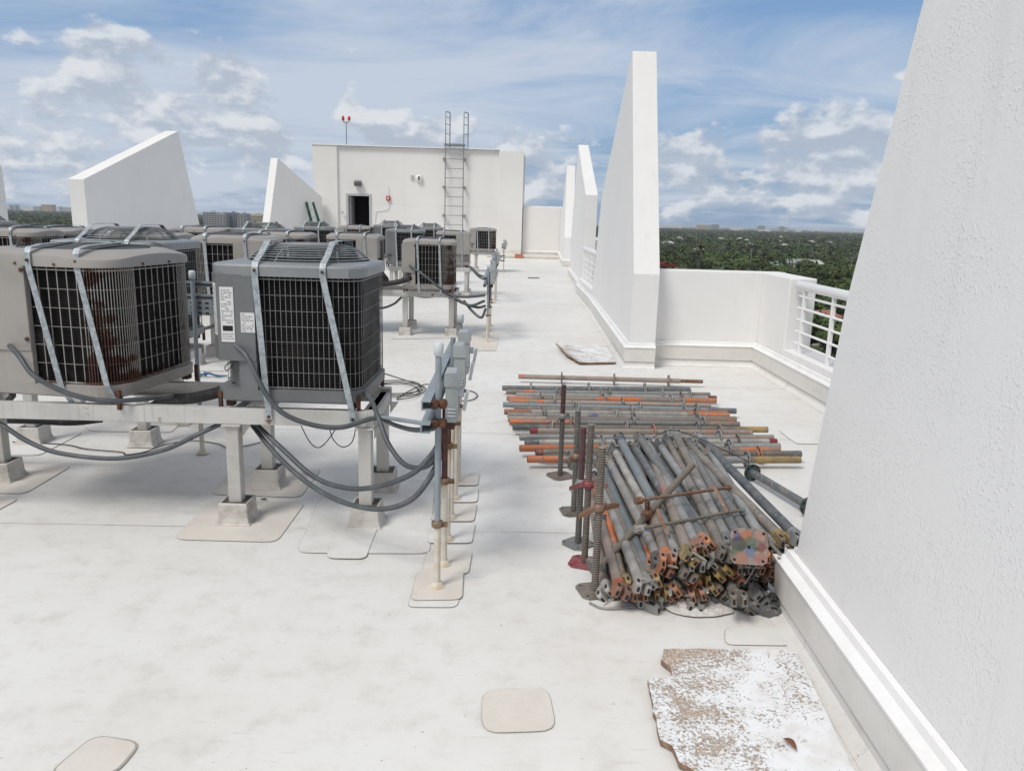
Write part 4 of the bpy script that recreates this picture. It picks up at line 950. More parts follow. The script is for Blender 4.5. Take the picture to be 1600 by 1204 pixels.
cable('wire', 'loose coil of thin black wire on the roof right of the nearest grey unit', 'wire', [A(590, 580, 5.0)] + lp + [gz(665, 600, .012), gz(700, 612, .01), gz(733, 610, .01), gz(746, 618, .01), gz(730, 626, .01), gz(700, 622, .01)], .0048, M_BLKW, WG, n=6)
cable('wire', 'short wire loop beside the sticker panel of the nearest grey unit', 'wire', [A(364, 542, 3.95), A(368, 556, 3.95), A(352, 572, 4.0), A(356, 578, 4.0), A(372, 560, 3.95)], .0025, M_BLKW, WG)
k = MB(); S = smooth([gz(306, 586, .02), gz(318, 585, .03), gz(326, 583, .04), gz(340, 587, .02), gz(356, 587, .02)], 6)
k.tube(S, [q * .7 for q in [.012, .018, .024, .03, .022, .016, .02, .034, .04, .03, .02, .016, .018, .02, .016, .014, .016, .018, .02, .018, .016, .014, .012, .01, .008]][:len(S)], 7); tag(k.build('rag', M_BLUE), 'twisted blue rag lying on the roof between the two nearest units', 'rag')

# ================================================================== SCAFFOLD PARTS
def mesh_of(o):
    me = o.data; bpy.data.objects.remove(o); return me
def link(me, name, parent, mt=None):
    o = bpy.data.objects.new(name, me); COL.objects.link(o); o.parent = parent
    return o
def head_mesh(mt, seed):
    k = MB(); rr = random.Random(seed)
    k.tube([(-.055, 0, 0), (-.02, 0, 0)], .0255, 12)
    k.loft([[(-.03, y, z) for y, z in ((-.024, -.022), (.024, -.022), (.024, .022), (-.024, .022))], [(.006, y, z) for y, z in ((-.031, -.024), (.031, -.024), (.031, .024), (-.031, .024))]])
    for s in (-1, 1):
        y0, y1 = s * .008, s * .032
        k.loft([[(.007, y, z) for y, z in ((y0, -.024), (y1, -.024), (y1, .024), (y0, .024))], [(.036, y, z) for y, z in ((y0, -.023), (y1, -.023), (y1, .023), (y0, .023))], [(.048, y, z) for y, z in ((y0 + s * .003, -.016), (y1 - s * .004, -.016), (y1 - s * .004, .016), (y0 + s * .003, .016))]])
        k.box((.049, s * .020, 0), (.003, .009, .018), 1); k.box((.022, s * .020, .0245), (.022, .010, .003), 1)
    return mesh_of(k.build('coupler_head', [mt, M_DARK]))
HM = {n: head_mesh(m_, i) for i, (n, m_) in enumerate((('y', T_YELL), ('o', T_SALM), ('g', T_GREY), ('d', T_DARK), ('p', T_PALE), ('b', T_BROWN)))}
k = MB(); k.loft([[(-.035, -.012, -.004), (-.035, .012, -.004), (-.035, .012, .004), (-.035, -.012, .004)], [(.065, -.005, -.003), (.065, .005, -.003), (.065, .005, .003), (.065, -.005, .003)]])
WEDGE = mesh_of(k.build('wedge', T_PALE))
TM = {}
def tube_mesh(L, mt, r=.0242):
    key = (round(L, 2), mt.name)
    if key not in TM:
        k = MB(); k.tube([(0, 0, 0), (-L * .25, 0, 0), (-L * .5, 0, 0), (-L * .75, 0, 0), (-L, 0, 0)], r, 12); k.tube([(.0005, 0, 0), (.001, 0, 0)], .019, 10, 1)
        TM[key] = mesh_of(k.build('tube', [mt, M_DARK]))
    return TM[key]
PG = 'scaffold tubes heaped beside the nearest fin wall'
def pile_tube(fr, bk, mt, hd, label, roll=0, wedge=False, back=True, cut=False):
    fr, bk = Vector(fr), Vector(bk); L_ = (fr - bk).length
    t = thing('scaffold_tube', label, 'scaffold tube', fr, group=PG)
    q = (fr - bk).to_track_quat('X', 'Z'); t.rotation_euler = (q.to_matrix() @ Matrix.Rotation(roll, 3, 'X')).to_euler()
    link(tube_mesh(L_, mt), 'tube', t)
    hds = [] if cut else [0]
    if hd: h_ = link(HM[hd], 'coupler_head', t); h_.location = (.03, 0, 0); h_.scale = (1.12, 1.1, 1.1)
    if back: h2 = link(HM[rnd.choice('dgpb')], 'coupler_head', t); h2.location = (-L_ - .03, 0, 0); h2.rotation_euler = (0, 0, math.pi)
    if wedge:
        w_ = link(WEDGE, 'wedge', h_); w_.location = (.03, .0, .022); w_.rotation_euler = (rnd.uniform(-.6, .6), rnd.uniform(-.7, .3), rnd.uniform(-.7, .7))
    return t
top = [ # front px,Y   back px,Y   finish head label
 ((1000, 908), 2.98, (943, 765), 4.2, T_PALE, 'p', 'pale paint-flecked tube low at the left flank of the heap, pale forked end'),
 ((968, 915), 3.02, (940, 815), 3.75, T_PINK, 'o', 'pinkish tube with an orange front end, leftmost in the heap'),
 ((1016, 900), 3.06, (947, 738), 4.4, T_BLUE, 'y', 'smooth bluish tube along the left side of the heap'),
 ((1034, 880), 3.10, (953, 722), 4.4, T_BLUP, 'o', 'tube with blue paint smears and flaking white coat at the left of the heap'),
 ((1050, 868), 3.16, (962, 706), 4.5, T_PALE, 'y', 'dusty white tube between the blue-smeared tube and the raised light one'),
 ((1066, 868), 3.14, (970, 688), 4.55, T_BLUE, 'y', 'light steel tube raised at the back left top of the heap'),
 ((1094, 862), 3.16, (992, 700), 4.5, T_DARK, 'b', 'dark tube left of centre with a brown forked end under the lower bolt'),
 ((1114, 850), 3.20, (1001, 687), 4.6, T_GREY, 'o', 'grey tube ending in the pinkish fork in the middle of the heap front'),
 ((1135, 846), 3.22, (1033, 698), 4.55, T_GREY, 'd', 'grey tube just left of the paint-splashed plate'),
 ((1138, 842), 3.28, (1056, 680), 4.65, T_BROWN, 'g', 'brown-grey tube sticking up highest at the back of the heap'),
 ((1176, 845), 3.24, (1070, 705), 4.5, T_GREY, 'y', 'grey tube passing behind the paint-splashed plate'),
 ((1204, 846), 3.20, (1082, 712), 4.5, T_GREY, 'g', 'long grey tube over the right shoulder of the heap'),
 ((1219, 838), 3.17, (1076, 694), 4.6, T_BROWN, 'y', 'brownish tube with a yellow forked end near the fin wall'),
 ((1243, 836), 3.12, (1096, 686), 4.7, T_DARK, 'g', 'dark blue-grey tube on the right crest of the heap'),
 ((1150, 930), 2.93, (1105, 850), 3.75, T_GREY, 'b', 'short-looking tube jutting out of the heap front at the bottom centre'),
]
for i, (f_, yf, b_, yb, mt, hd, lb) in enumerate(top):
    pile_tube(A(*f_, yf), A(*b_, yb), mt, hd, lb, rnd.uniform(-.5, .5), i in (0, 3, 6, 8, 11, 13))
def heap_h(x): 
    t = max(0, min(1, (x - .46) / .42)); return .09 + .21 * t * t * (3 - 2 * t)
n = 0
for r in range(6):
    z = .028 + r * .044; x = .47 + (r % 2) * .025
    while x < 1.19:
        if z < heap_h(x) - .03:
            dx = rnd.uniform(-.05, .05) + (.03 if r < 3 else .06)
            mt = rnd.choice([T_GREY, T_DARK, T_BROWN, T_DARK, T_PALE, T_PINK, T_GREY] if z > .06 + heap_h(x) * .3 else [T_GREY, T_DARK, T_ORNG, T_PINK]); hd = rnd.choice('yoogybpboygb' if x > .95 else 'gdyopboygp')
            yf = 3.10 + rnd.uniform(-.07, .10); yb = 4.5 + rnd.uniform(-.15, .2)
            pile_tube((x + rnd.uniform(-.008, .008), yf, z + rnd.uniform(-.004, .006)), (x + dx, yb, z + rnd.uniform(-.003, .015)), mt, hd,
                      'scaffold tube in the lower layers of the heap, only its forked end showing', rnd.uniform(-.9, .9), rnd.random() < .25); n += 1
        x += .051
# dark low couplers at the very front foot of the heap
for (px, py, lb, hd) in ((1188, 948, 'dark coupler end lying lowest at the front right foot of the heap', 'd'), (1006, 938, 'greyish coupler end at the front left foot of the heap', 'g')):
    p = gz(px, py, .03); pile_tube(p, p + Vector((-.30 if px > 1100 else -.12, .10, .0)), T_DARK, hd, lb, .3, back=False)
# loose tube with rosettes beyond the heap, by the wall
def rosette_mesh(mt, r=.061, th=.009):
    k = MB(); k.lathe([(.024, -th / 2 - .006), (.030, -th / 2), (r, -th / 2), (r, th / 2), (.030, th / 2), (.024, th / 2 + .006)], 20, rot=Matrix.Rotation(R_(90), 3, 'Y'), sm=False)
    for i in range(8):
        a = R_(45 * i); c = Vector((0, math.cos(a) * .046, math.sin(a) * .046)); k.box(c, (th + .003, .011, .016), 1, Matrix.Rotation(a, 3, 'X'))
    return mesh_of(k.build('rosette', [mt, M_DARK]))
RG = rosette_mesh(T_GREY); RP = rosette_mesh(T_PINK); RD = rosette_mesh(tubemat('green_rosette', (.03, .07, .065), (.08, .10, .10)), .057)
RL = 'scaffold standards laid in a row across the walkway'
def ring_tube(pa, pb, mt, rings, label, spig=None, rm=None, mt2=None, r=.0242, zt=.065, mt3=None):
    a, b = (Vector(pa), Vector(pb)) if len(pa) == 3 else (gz(*pa, zt), gz(*pb, zt)); d = (b - a); L_ = d.length
    t = thing('scaffold_standard', label, 'scaffold tube', a, group=RL)
    t.rotation_euler = d.to_track_quat('X', 'Z').to_euler()
    def seg(x0, x1, mt_, rr=r, nm='tube'):
        k = MB(); k.tube([(x0, 0, 0), (x0 + (x1 - x0) * .33, 0, 0), (x0 + (x1 - x0) * .66, 0, 0), (x1, 0, 0)], rr, 12); k.tube([(x0 - .0006, 0, 0), (x0 - .0003, 0, 0)], rr * .8, 10, 1); k.tube([(x1 + .0003, 0, 0), (x1 + .0006, 0, 0)], rr * .8, 10, 1)
        return k.build(nm, [mt_, M_DARK], t)
    e0 = 0; e1 = L_
    if spig: seg(L_ - spig, L_, T_THRR, .019, 'spigot'); e1 = L_ - spig
    if mt2: seg(0, mt2[1], mt2[0], r + .0008, 'painted_end'); e0 = mt2[1]
    if mt3: seg(e1 - mt3[1], e1, mt3[0], r + .0008, 'painted_end'); e1 -= mt3[1]
    seg(e0, e1, mt)
    for x in rings:
        q = link(rm or RG, 'rosette', t); q.location = (x * L_ if x <= 1 else x, 0, 0); q.rotation_euler = (rnd.uniform(0, .7), 0, 0)
    return t
ring_tube((810, 588), (1098, 596), T_PINK, [.235, .52, .815], 'dusty pink standard farthest from the camera, with a rusty spigot on its right end', .23, RP, zt=.061)
row = [
 ((785, 606), (1078, 608), T_DARK, [.15, .455, .755], 'blue-grey standard second from the back of the row', (T_DARK, .2), None),
 ((791, 612), (1109, 617), T_GREY, [.24, .5, .76, .90], 'grey standard with a rusty left end near the back of the row', (T_ORNG, .25), (T_BROWN, .2)),
 ((806, 617), (1119, 622), T_GREY, [.22, .42, .82], 'thin-looking grey standard with red spots in the back half of the row', None, (T_REDP, .08)),
 ((792, 622), (1119, 626), T_ORNG, [.16, .46, .78], 'standard painted orange at both ends, fifth from the back', (T_SALM, .22), (T_SALM, .3)),
 ((795, 627), (1110, 634), T_PINK, [.22, .56, .86], 'salmon dusty standard just behind the straight blue-grey one', (T_SALM, .3), None),
 ((786, 632), (1150, 642), T_BLUE, [.30, .585, .83], 'straight blue-grey standard reaching far left in the middle of the row', None, (T_DARK, .25)),
 ((803, 638), (1136, 646), T_BROWN, [.30, .55, .80], 'brown standard squeezed in front of the straight blue-grey one', None, (T_SALM, .4)),
 ((788, 643), (1139, 649), T_PALE, [.17, .56, .85], 'standard with a bright orange left end and pale middle', (T_SALM, .22), (T_SALM, .35)),
 ((793, 648), (1150, 655), T_BLUP, [.16, .47, .82], 'standard with bright blue paint spots along its middle', None, (T_PINK, .25)),
 ((794, 654), (1146, 658), T_PINK, [.27, .56, .84], 'dusty pink standard in front of the blue-spotted one', (T_PINK, .3), (T_SALM, .25)),
 ((796, 659), (1155, 663), T_GREY, [.26, .53, .84], 'standard with a long orange painted left end, middle of the row', (T_SALM, .5), (T_ORNG, .3)),
 ((801, 667), (1199, 671), T_BROWN, [.15, .44, .72], 'olive-brown standard with a yellow right end jutting past its neighbours', (T_DARK, .2), (T_YELL, .25)),
 ((828, 673), (1175, 676), T_PINK, [.2, .55, .85], 'short pinkish standard with a red left tip', (T_REDP, .06), None),
 ((812, 683), (1208, 684), T_GREY, [.28, .57, .78], 'wide grey standard with a salmon right end', None, (T_PINK, .4)),
 ((820, 691), (1213, 690), T_PALE, [.3, .6, .84], 'whitish standard with a red band near its right tip', (T_DARK, .1), (T_REDP, .06)),
 ((812, 700), (1218, 697), T_PALE, [.24, .56, .8], 'standard with an orange left third in the front part of the row', (T_SALM, .6), (T_GREY, .3)),
 ((837, 707), (1218, 703), T_BROWN, [.26, .5, .78], 'brown standard with dark red left tip, third from the front of the row', (T_REDP, .05), (T_SALM, .3)),
 ((848, 712), (1251, 709), T_BROWN, [.3, .58, .83], 'brown standard with a black open right end, second from the front', None, (T_DARK, .06)),
 ((824, 717), (1250, 718), T_GREY, [.15, .80], 'front standard of the row with orange left and yellow right ends', (T_SALM, .25), (T_YELL, .35)),
]
for i, (a_, b_, mt, rg, lb, m2, m3) in enumerate(row):
    ring_tube(a_, b_, mt, rg, lb, None, RP if i % 5 == 2 else RG, m2, mt3=m3, zt=.065 + (.020 if i % 3 == 1 else 0))
ring_tube(tuple(gz(1174, 737, .062)), tuple(gz(1266, 792, .062)), T_DARK, [.02, .98], 'dark tube with a green rosette wheel lying between the heap and the fin wall', rm=RD)

# screw jacks
M_GRV = mat('thread_groove_shade', (.06, .052, .045), .8)  # dark colour for the groove faces, paints the shade between the threads
T_MAR = tubemat('maroon_paint', (.13, .03, .04), (.10, .045, .05))
GROOVE = 5
def threaded(k, a, b, r=.0165, pitch=.011, mi=0, n=14):
    a, b = Vector(a), Vector(b); L_ = (b - a).length; q = (b - a).to_track_quat('Z', 'Y').to_matrix(); prof = []; z = 0
    while z < L_:
        prof += [(r * .84, z), (r * .84, z + pitch * .30), (r, z + pitch * .45), (r, z + pitch * .85)]; z += pitch
    m0 = len(k.mi); k.lathe(prof, n, a, mi, False, q)
    for i in range(len(prof) - 1):
        if i % 4 in (0, 3):
            for j in range(n): k.mi[m0 + i * n + j] = 2
def plate_pts(s, c): return [(-s, -s + c), (-s + c, -s), (s - c, -s), (s, -s + c), (s, s - c), (s - c, s), (-s + c, s), (-s, s - c)]
def jack(label, base, topz, mt, plate, nutz, nutm, rz, tilt=(0, 0), two=None, s=.072, handle=.09):
    t = thing('screw_jack', label, 'screw jack', base, rz, 'screw jacks standing left of the heap'); t.rotation_euler = (tilt[0], tilt[1], rz)
    H = topz
    k = MB(); P = plate_pts(s, .025); k.loft([[(*q, .002) for q in P], [(*q, .010) for q in P]])
    for sx in (-1, 1):
        for sy_ in (-1, 1): k.lathe([(.006, .0101), (.006, .0108)], 10, (sx * .05, sy_ * .05, 0), 1)
    k.build('base_plate', [plate, M_DARK], t)
    k = MB()
    if two: threaded(k, (0, 0, .011), (0, 0, H * two[0]), mi=0); threaded(k, (0, 0, H * two[0]), (0, 0, H), mi=1); k.build('threaded_rod', [mt, two[1], M_GRV], t)
    else: threaded(k, (0, 0, .011), (0, 0, H)); k.build('threaded_rod', [mt, mt, M_GRV], t)
    k = MB(); k.lathe([(.017, nutz - .018), (.026, nutz - .015), (.028, nutz), (.024, nutz + .018), (.017, nutz + .02)], 12)
    cn_ = k.build('collar_nut', nutm, t)
    for sg in (-1, 1):
        k = MB(); k.loft([[(sg * .02, -.009, nutz - .012), (sg * .02, .009, nutz - .012), (sg * .02, .009, nutz + .012), (sg * .02, -.009, nutz + .012)][::sg], [(sg * handle, -.008, nutz - .022 + .02 * sg), (sg * handle, .008, nutz - .022 + .02 * sg), (sg * handle, .008, nutz - .004 + .02 * sg), (sg * handle, -.008, nutz - .004 + .02 * sg)][::sg]]); k.build('wing', nutm, cn_)
    return t
jack('nearest screw jack with a brown winged nut halfway up', gz(929, 924, .0), .665, T_THRD, T_BROWN, .395, T_THRR, R_(14), s=.074)
jack('screw jack with a red base plate, just behind the nearest jack', gz(913, 880, .0), .685, T_THRD, T_REDP, .40, T_REDP, R_(-20), s=.07)
jack('screw jack with its upper half painted dark red', gz(903, 850, .0), .615, T_THRG, T_GREY, .33, T_GREY, R_(40), two=(.52, T_MAR), s=.07, handle=.06)
jack('grey screw jack with the paint-scraped top, second farthest', gz(896, 800, .0), .585, T_THRG, T_BROWN, .33, T_THRR, R_(10), s=.072, handle=.04)
jack('farthest screw jack, standing apart in front of the laid standards', gz(875, 744, .0), .60, T_THRG, T_PINK, .40, T_GREY, R_(30), two=(.62, T_MAR), s=.075, handle=.045)
# leaning jack
a_, b_ = gz(936, 888, .05), A(1081, 727, 3.85); b_ = A(1081, 727, 3.75)
t = thing('screw_jack', 'brown threaded jack leaning diagonally across the heap of tubes', 'screw jack', a_, group='screw jacks standing left of the heap')
t.rotation_euler = (b_ - a_).to_track_quat('Z', 'Y').to_euler(); L_ = (b_ - a_).length
k = MB(); threaded(k, (0, 0, 0), (0, 0, L_), .0175); k.build('threaded_rod', [T_THRD, T_THRD, M_GRV], t)
k = MB(); z = L_ * .50; k.lathe([(.018, z - .03), (.027, z - .025), (.03, z), (.025, z + .02), (.018, z + .022)], 12); cn_ = k.build('collar_nut', T_THRR, t); k = MB(); k.box((0, .0, z), (.018, .15, .02), rot=Matrix.Rotation(.25, 3, 'X')); k.build('wing', T_THRR, cn_)
k = MB(); P = plate_pts(.06, .02); k.loft([[(*q, -.012) for q in P], [(*q, -.002) for q in P]]); k.build('base_plate', T_DARK, t)
# paint-splashed plate facing the camera
def splash(b, p):
    v = coords(b); col = (0.20, .15, .13)
    base_ = b.mix(b.ramp(b.noise(v, 40, 4), .4, .6), (.17, .13, .115), (.26, .21, .19))
    for (x, y, r, c) in ((-.012, .042, .026, (.38, .13, .05)), (-.045, .038, .018, (.10, .07, .19)), (-.04, .008, .034, (.015, .03, .03)), (.005, .015, .03, (.05, .10, .07)), (.005, -.022, .024, (.09, .14, .27)), (.042, .045, .02, (.36, .19, .15)), (-.03, -.05, .03, (.33, .16, .11)), (.045, -.045, .028, (.30, .13, .10)), (.05, .0, .02, (.16, .02, .02)), (-.055, -.02, .018, (.05, .10, .05)), (.03, -.005, .012, (.02, .06, .03))):
        dst = b.n('ShaderNodeVectorMath', {0: b.vm('ADD', v, b.n('ShaderNodeCombineXYZ', {0: b.m('MULTIPLY', b.m('SUBTRACT', b.noise(v, 55, 4, .7), .5), .03), 1: b.m('MULTIPLY', b.m('SUBTRACT', b.noise(v, 63, 4, .7), .5), .03), 2: 0}).outputs[0]).outputs[0], 1: (x, y, .008)}, operation='DISTANCE').outputs['Value']
        base_ = b.mix(b.n('ShaderNodeMapRange', {0: dst, 1: r * .75, 2: r, 3: .7, 4: 0}).outputs[0], base_, c)
    L(b, base_, p.inputs['Base Color'])
M_SPL = mat('paint_splashed_plate', (.2, .15, .13), .5, builder=splash)
pc = A(1170, 853, 2.88)
t = thing('screw_jack', 'screw jack lying in the heap with its paint-splashed square plate facing the camera', 'screw jack', pc, group='screw jacks standing left of the heap')
nz = (CAM - pc + Vector((.3, 0, -.6))).normalized(); xx = Vector((1, .0, 0)); xx = (xx - nz * xx.dot(nz)).normalized(); yy = nz.cross(xx)
t.rotation_euler = Matrix((xx, yy, nz)).transposed().to_euler()
k = MB(); P = plate_pts(.072, .017); k.loft([[(*q, 0) for q in P], [(*q, .008) for q in P]])
for sx in (-1, 1):
    for sy_ in (-1, 1): k.lathe([(.006, .0081), (.006, .0088)], 10, (sx * .055, sy_ * .055, 0), 1)
k.lathe([(.007, .0081), (.007, .0088)], 10, (0, -.002, 0), 1)
k.build('base_plate', [M_SPL, M_DARK], t)
k = MB(); threaded(k, (0, 0, -.28), (0, 0, -.001)); k.build('threaded_rod', [T_THRG, T_THRG, M_GRV], t)
# long rusty bolts across the heap
for (pa, ya, pb, yb, mt, lb) in (((994, 782), 3.42, (1139, 761), 3.62, T_THRR, 'upper rusty threaded bolt lying across the heap'), ((994, 827), 3.22, (1160, 796), 3.42, T_THRD, 'lower brown threaded bolt lying across the heap')):
    a_, b_ = A(*pa, ya), A(*pb, yb); t = thing('threaded_bolt', lb, 'bolt', a_); t.rotation_euler = (b_ - a_).to_track_quat('Z', 'Y').to_euler(); L_ = (b_ - a_).length
    k = MB(); threaded(k, (0, 0, .03), (0, 0, L_ - .01), .0085, .009, n=10); k.build('threaded_rod', [mt, mt, M_GRV], t)
    k = MB(); k.lathe([(.018, -.005), (.018, .032)], 6, sm=False); k.build('hex_nut', T_THRR if mt is T_THRR else T_GREY, t); k = MB(); k.lathe([(.014, L_ - .012), (.014, L_ + .008)], 6, sm=False); k.build('hex_nut', T_THRR if mt is T_THRR else T_GREY, t)
for (pa, ya, pb, yb, lb) in (((1113, 755), 3.50, (1137, 800), 3.36, 'long thin wedge hooked over the two bolts'), ((1027, 795), 3.32, (1044, 835), 3.22, 'dark wedge hanging under the lower bolt'), ((945, 944), 2.98, (985, 917), 3.02, 'pale wedge at the bottom left foot of the heap'), ((1066, 880), 3.05, (1100, 857), 3.02, 'brownish wedge poking up from the heap front'), ((1164, 912), 2.94, (1180, 886), 2.96, 'pale wedge hanging below the paint-splashed plate')):
    a_, b_ = A(*pa, ya), A(*pb, yb); k = MB(); k.strip([a_, (a_ + b_) / 2, b_], (.6, .1, .6), .016, .006); tag(k.build('wedge_pin', T_PALE if 'pale' in lb else T_THRR), lb, 'wedge')
cable('wire_tie', 'loose twisted wire over the back right crest of the heap', 'wire', [A(1020, 683, 4.6), A(1045, 672, 4.6), A(1070, 676, 4.6), A(1100, 688, 4.55), A(1125, 700, 4.5), A(1160, 716, 4.45), A(1170, 722, 4.4)], .003, M_BLKW)
cable('wire_tie', 'bent strip of wire flat on the roof in front of the nearest jack', 'wire', [gz(921, 941, .008), gz(940, 949, .008), gz(965, 950, .008), gz(992, 947, .008)], .005, T_GREY)

# crumpled sheet
k = MB(); N1, N2 = 60, 34; vs = []
for j in range(N2 + 1):
    for i in range(N1 + 1):
        u_, v_ = i / N1, j / N2; a = (u_ - .5) * 2; b_ = (v_ - .5) * 2
        px = 1084 + 60 * a * (1 - .12 * b_ * b_) + 8 * b_; py = 947 + (19 - 5 * a) * b_ * math.sqrt(max(0, 1 - .75 * a * a)) + 6 * a
        q = gz(px, py); edge = max(0, 1 - max(abs(a), abs(b_)) ** 3)
        zz = .010 + edge * (.014 + .016 * noise.noise(Vector((q.x * 12, q.y * 12, 2))) + .020 * abs(noise.noise(Vector((q.x * 26, q.y * 40, 5)))) + .010 * abs(noise.noise(Vector((q.x * 60, q.y * 50, 8))))) 
        vs.append((q.x + .008 * noise.noise(Vector((q.x * 14, q.y * 14, 9))), q.y + .008 * noise.noise(Vector((q.x * 14, q.y * 14, 19))), max(.008, zz)))
k.add(vs, [(j * (N1 + 1) + i, j * (N1 + 1) + i + 1, (j + 1) * (N1 + 1) + i + 1, (j + 1) * (N1 + 1) + i) for j in range(N2) for i in range(N1)])
o = k.build('crumpled_sheet', M_CLOTH); md = o.modifiers.new('thick', 'SOLIDIFY'); md.thickness = .003; md.offset = 1
tag(o, 'crumpled dirty white sheet on the roof in front of the heap', 'sheet')

# broken foam boards
def board_nodes(b, p):
    v = coords(b, False); sp = b.n('ShaderNodeSeparateXYZ', {0: v})
    bias = b.n('ShaderNodeMapRange', {0: sp.outputs[0], 1: .62, 2: 1.0, 3: .042, 4: -.022}).outputs[0]
    by = b.n('ShaderNodeMapRange', {0: sp.outputs[1], 1: 2.05, 2: 2.6, 3: -.02, 4: .02}).outputs[0]
    big = b.noise(v, 7, 5, .6); fl = b.noise(v, 85, 6, .75, .5)
    val = b.m('ADD', b.m('ADD', b.m('MULTIPLY', big, .34), b.m('MULTIPLY', fl, .66)), b.m('ADD', bias, by))
    f = b.ramp(val, .54, .565)
    brown = b.mix(b.ramp(b.noise(v, 90, 4), .4, .6), (.34, .245, .18), (.50, .41, .34))
    c = b.mix(f, b.mix(b.ramp(b.noise(v, 12, 5), .4, .7), (.74, .76, .79), (.66, .655, .65)), brown)
    L(b, c, p.inputs['Base Color']); bn = b.n('ShaderNodeBump', {'Strength': .7, 'Distance': .004, 'Height': b.m('SUBTRACT', 1.0, f)}); L(b, bn.outputs[0], p.inputs['Normal'])
M_BOARD = mat('peeling_board_face', (.7, .7, .7), .7, builder=board_nodes)
M_CORE = mat('board_core', (.28, .19, .13), .85, builder=worn((.30, .20, .14), (.20, .13, .09), 40, .4, .6, bump=.6, bs=60))
def board(pp, label, th=.02, z0=.006, jag=.006, tilt=None):
    P = [Vector(q) for q in pp]; R2 = []
    for a, b_ in zip(P, P[1:] + P[:1]):
        n_ = max(2, int((b_ - a).length / .03))
        for i in range(n_):
            q = a + (b_ - a) * i / n_; R2.append(q + Vector((noise.noise(Vector((q.x * 25, q.y * 25, 1))), noise.noise(Vector((q.x * 25, q.y * 25, 8))))) * jag)
    zf = tilt or (lambda q: 0)
    k = MB(); n_ = len(R2); a = [(q.x, q.y, z0 + zf(q)) for q in R2]; b_ = [(q.x, q.y, z0 + th + zf(q)) for q in R2]
    k.add(a + b_, [(i, (i + 1) % n_, n_ + (i + 1) % n_, n_ + i) for i in range(n_)], 1); k.add(b_, [tuple(range(n_))], 0); k.add(a, [tuple(range(n_))[::-1]], 1)
    return tag(k.build('broken_board', [M_BOARD, M_CORE]), label, 'board')
def gq(*pp): return [(gz(x, y, .026).x, gz(x, y, .026).y) for x, y in pp]
board(gq((1037, 1013), (1120, 1013), (1185, 1014), (1197, 1014), (1200, 1028), (1206, 1015), (1228, 1013), (1243, 1018), (1262, 1052), (1290, 1110), (1335, 1204), (1400, 1330), (1150, 1330), (1088, 1204), (1062, 1190), (1048, 1163), (1032, 1155), (1022, 1110), (1012, 1060), (1038, 1058), (1050, 1055), (1048, 1040), (1034, 1030)), 'large broken board with peeling white skin beside the nearest fin wall')
board(gq((868, 540), (878, 545), (886, 541), (946, 538), (962, 566), (905, 567), (885, 556)), 'small broken board with a curled brown corner, farther along the fin walls', .02, .012, .012, tilt=lambda q: .05 * max(0, (1.0 - q.x) * 2.2 - .1) * (1 if q.x < .95 else 0))
# dry leaf on the board
k = MB(); c_ = gz(1234, 1165, .03); pts = []
for i in range(9):
    t_ = i / 8; w_ = .011 * math.sin(math.pi * t_) ** .8; pts.append((t_, w_))
L1 = []; 
for (t_, w_) in pts:
    ctr = c_ + Vector((-.012 + .024 * t_, .03 - .055 * t_, .004 + .008 * math.sin(math.pi * t_)))
    L1.append([ctr + Vector((-w_, -w_ * .4, .006 * (w_ / .011))), ctr, ctr + Vector((w_, w_ * .4, .006 * (w_ / .011)))])
k.add([q for r in L1 for q in r], [(i * 3 + j, i * 3 + j + 1, (i + 1) * 3 + j + 1, (i + 1) * 3 + j) for i in range(8) for j in range(2)], 0, True)
o = k.build('dry_leaf', M_LEAF); md = o.modifiers.new('t', 'SOLIDIFY'); md.thickness = .001; tag(o, 'curled reddish brown leaf lying on the large broken board', 'leaf')
k = MB(); q = gz(833, 434, .02); k.strip([q + Vector((-.15, 0, 0)), q, q + Vector((.18, .05, 0))], (0, 1, 0), .08, .02); tag(k.build('dark_offcut', M_BRONZE), 'small dark offcut lying far down the walkway', 'offcut')
k = MB(); q = gz(412, 782, .0); k.loft([[q + Vector((-.015, -.01, .009)), q + Vector((.02, -.008, .009)), q + Vector((.012, .012, .009))], [q + Vector((-.012, -.008, .016)), q + Vector((.014, -.004, .014)), q + Vector((.008, .008, .015))]]); tag(k.build('debris_chip', M_TAR), 'tiny black chip beside the front stand leg', 'debris')

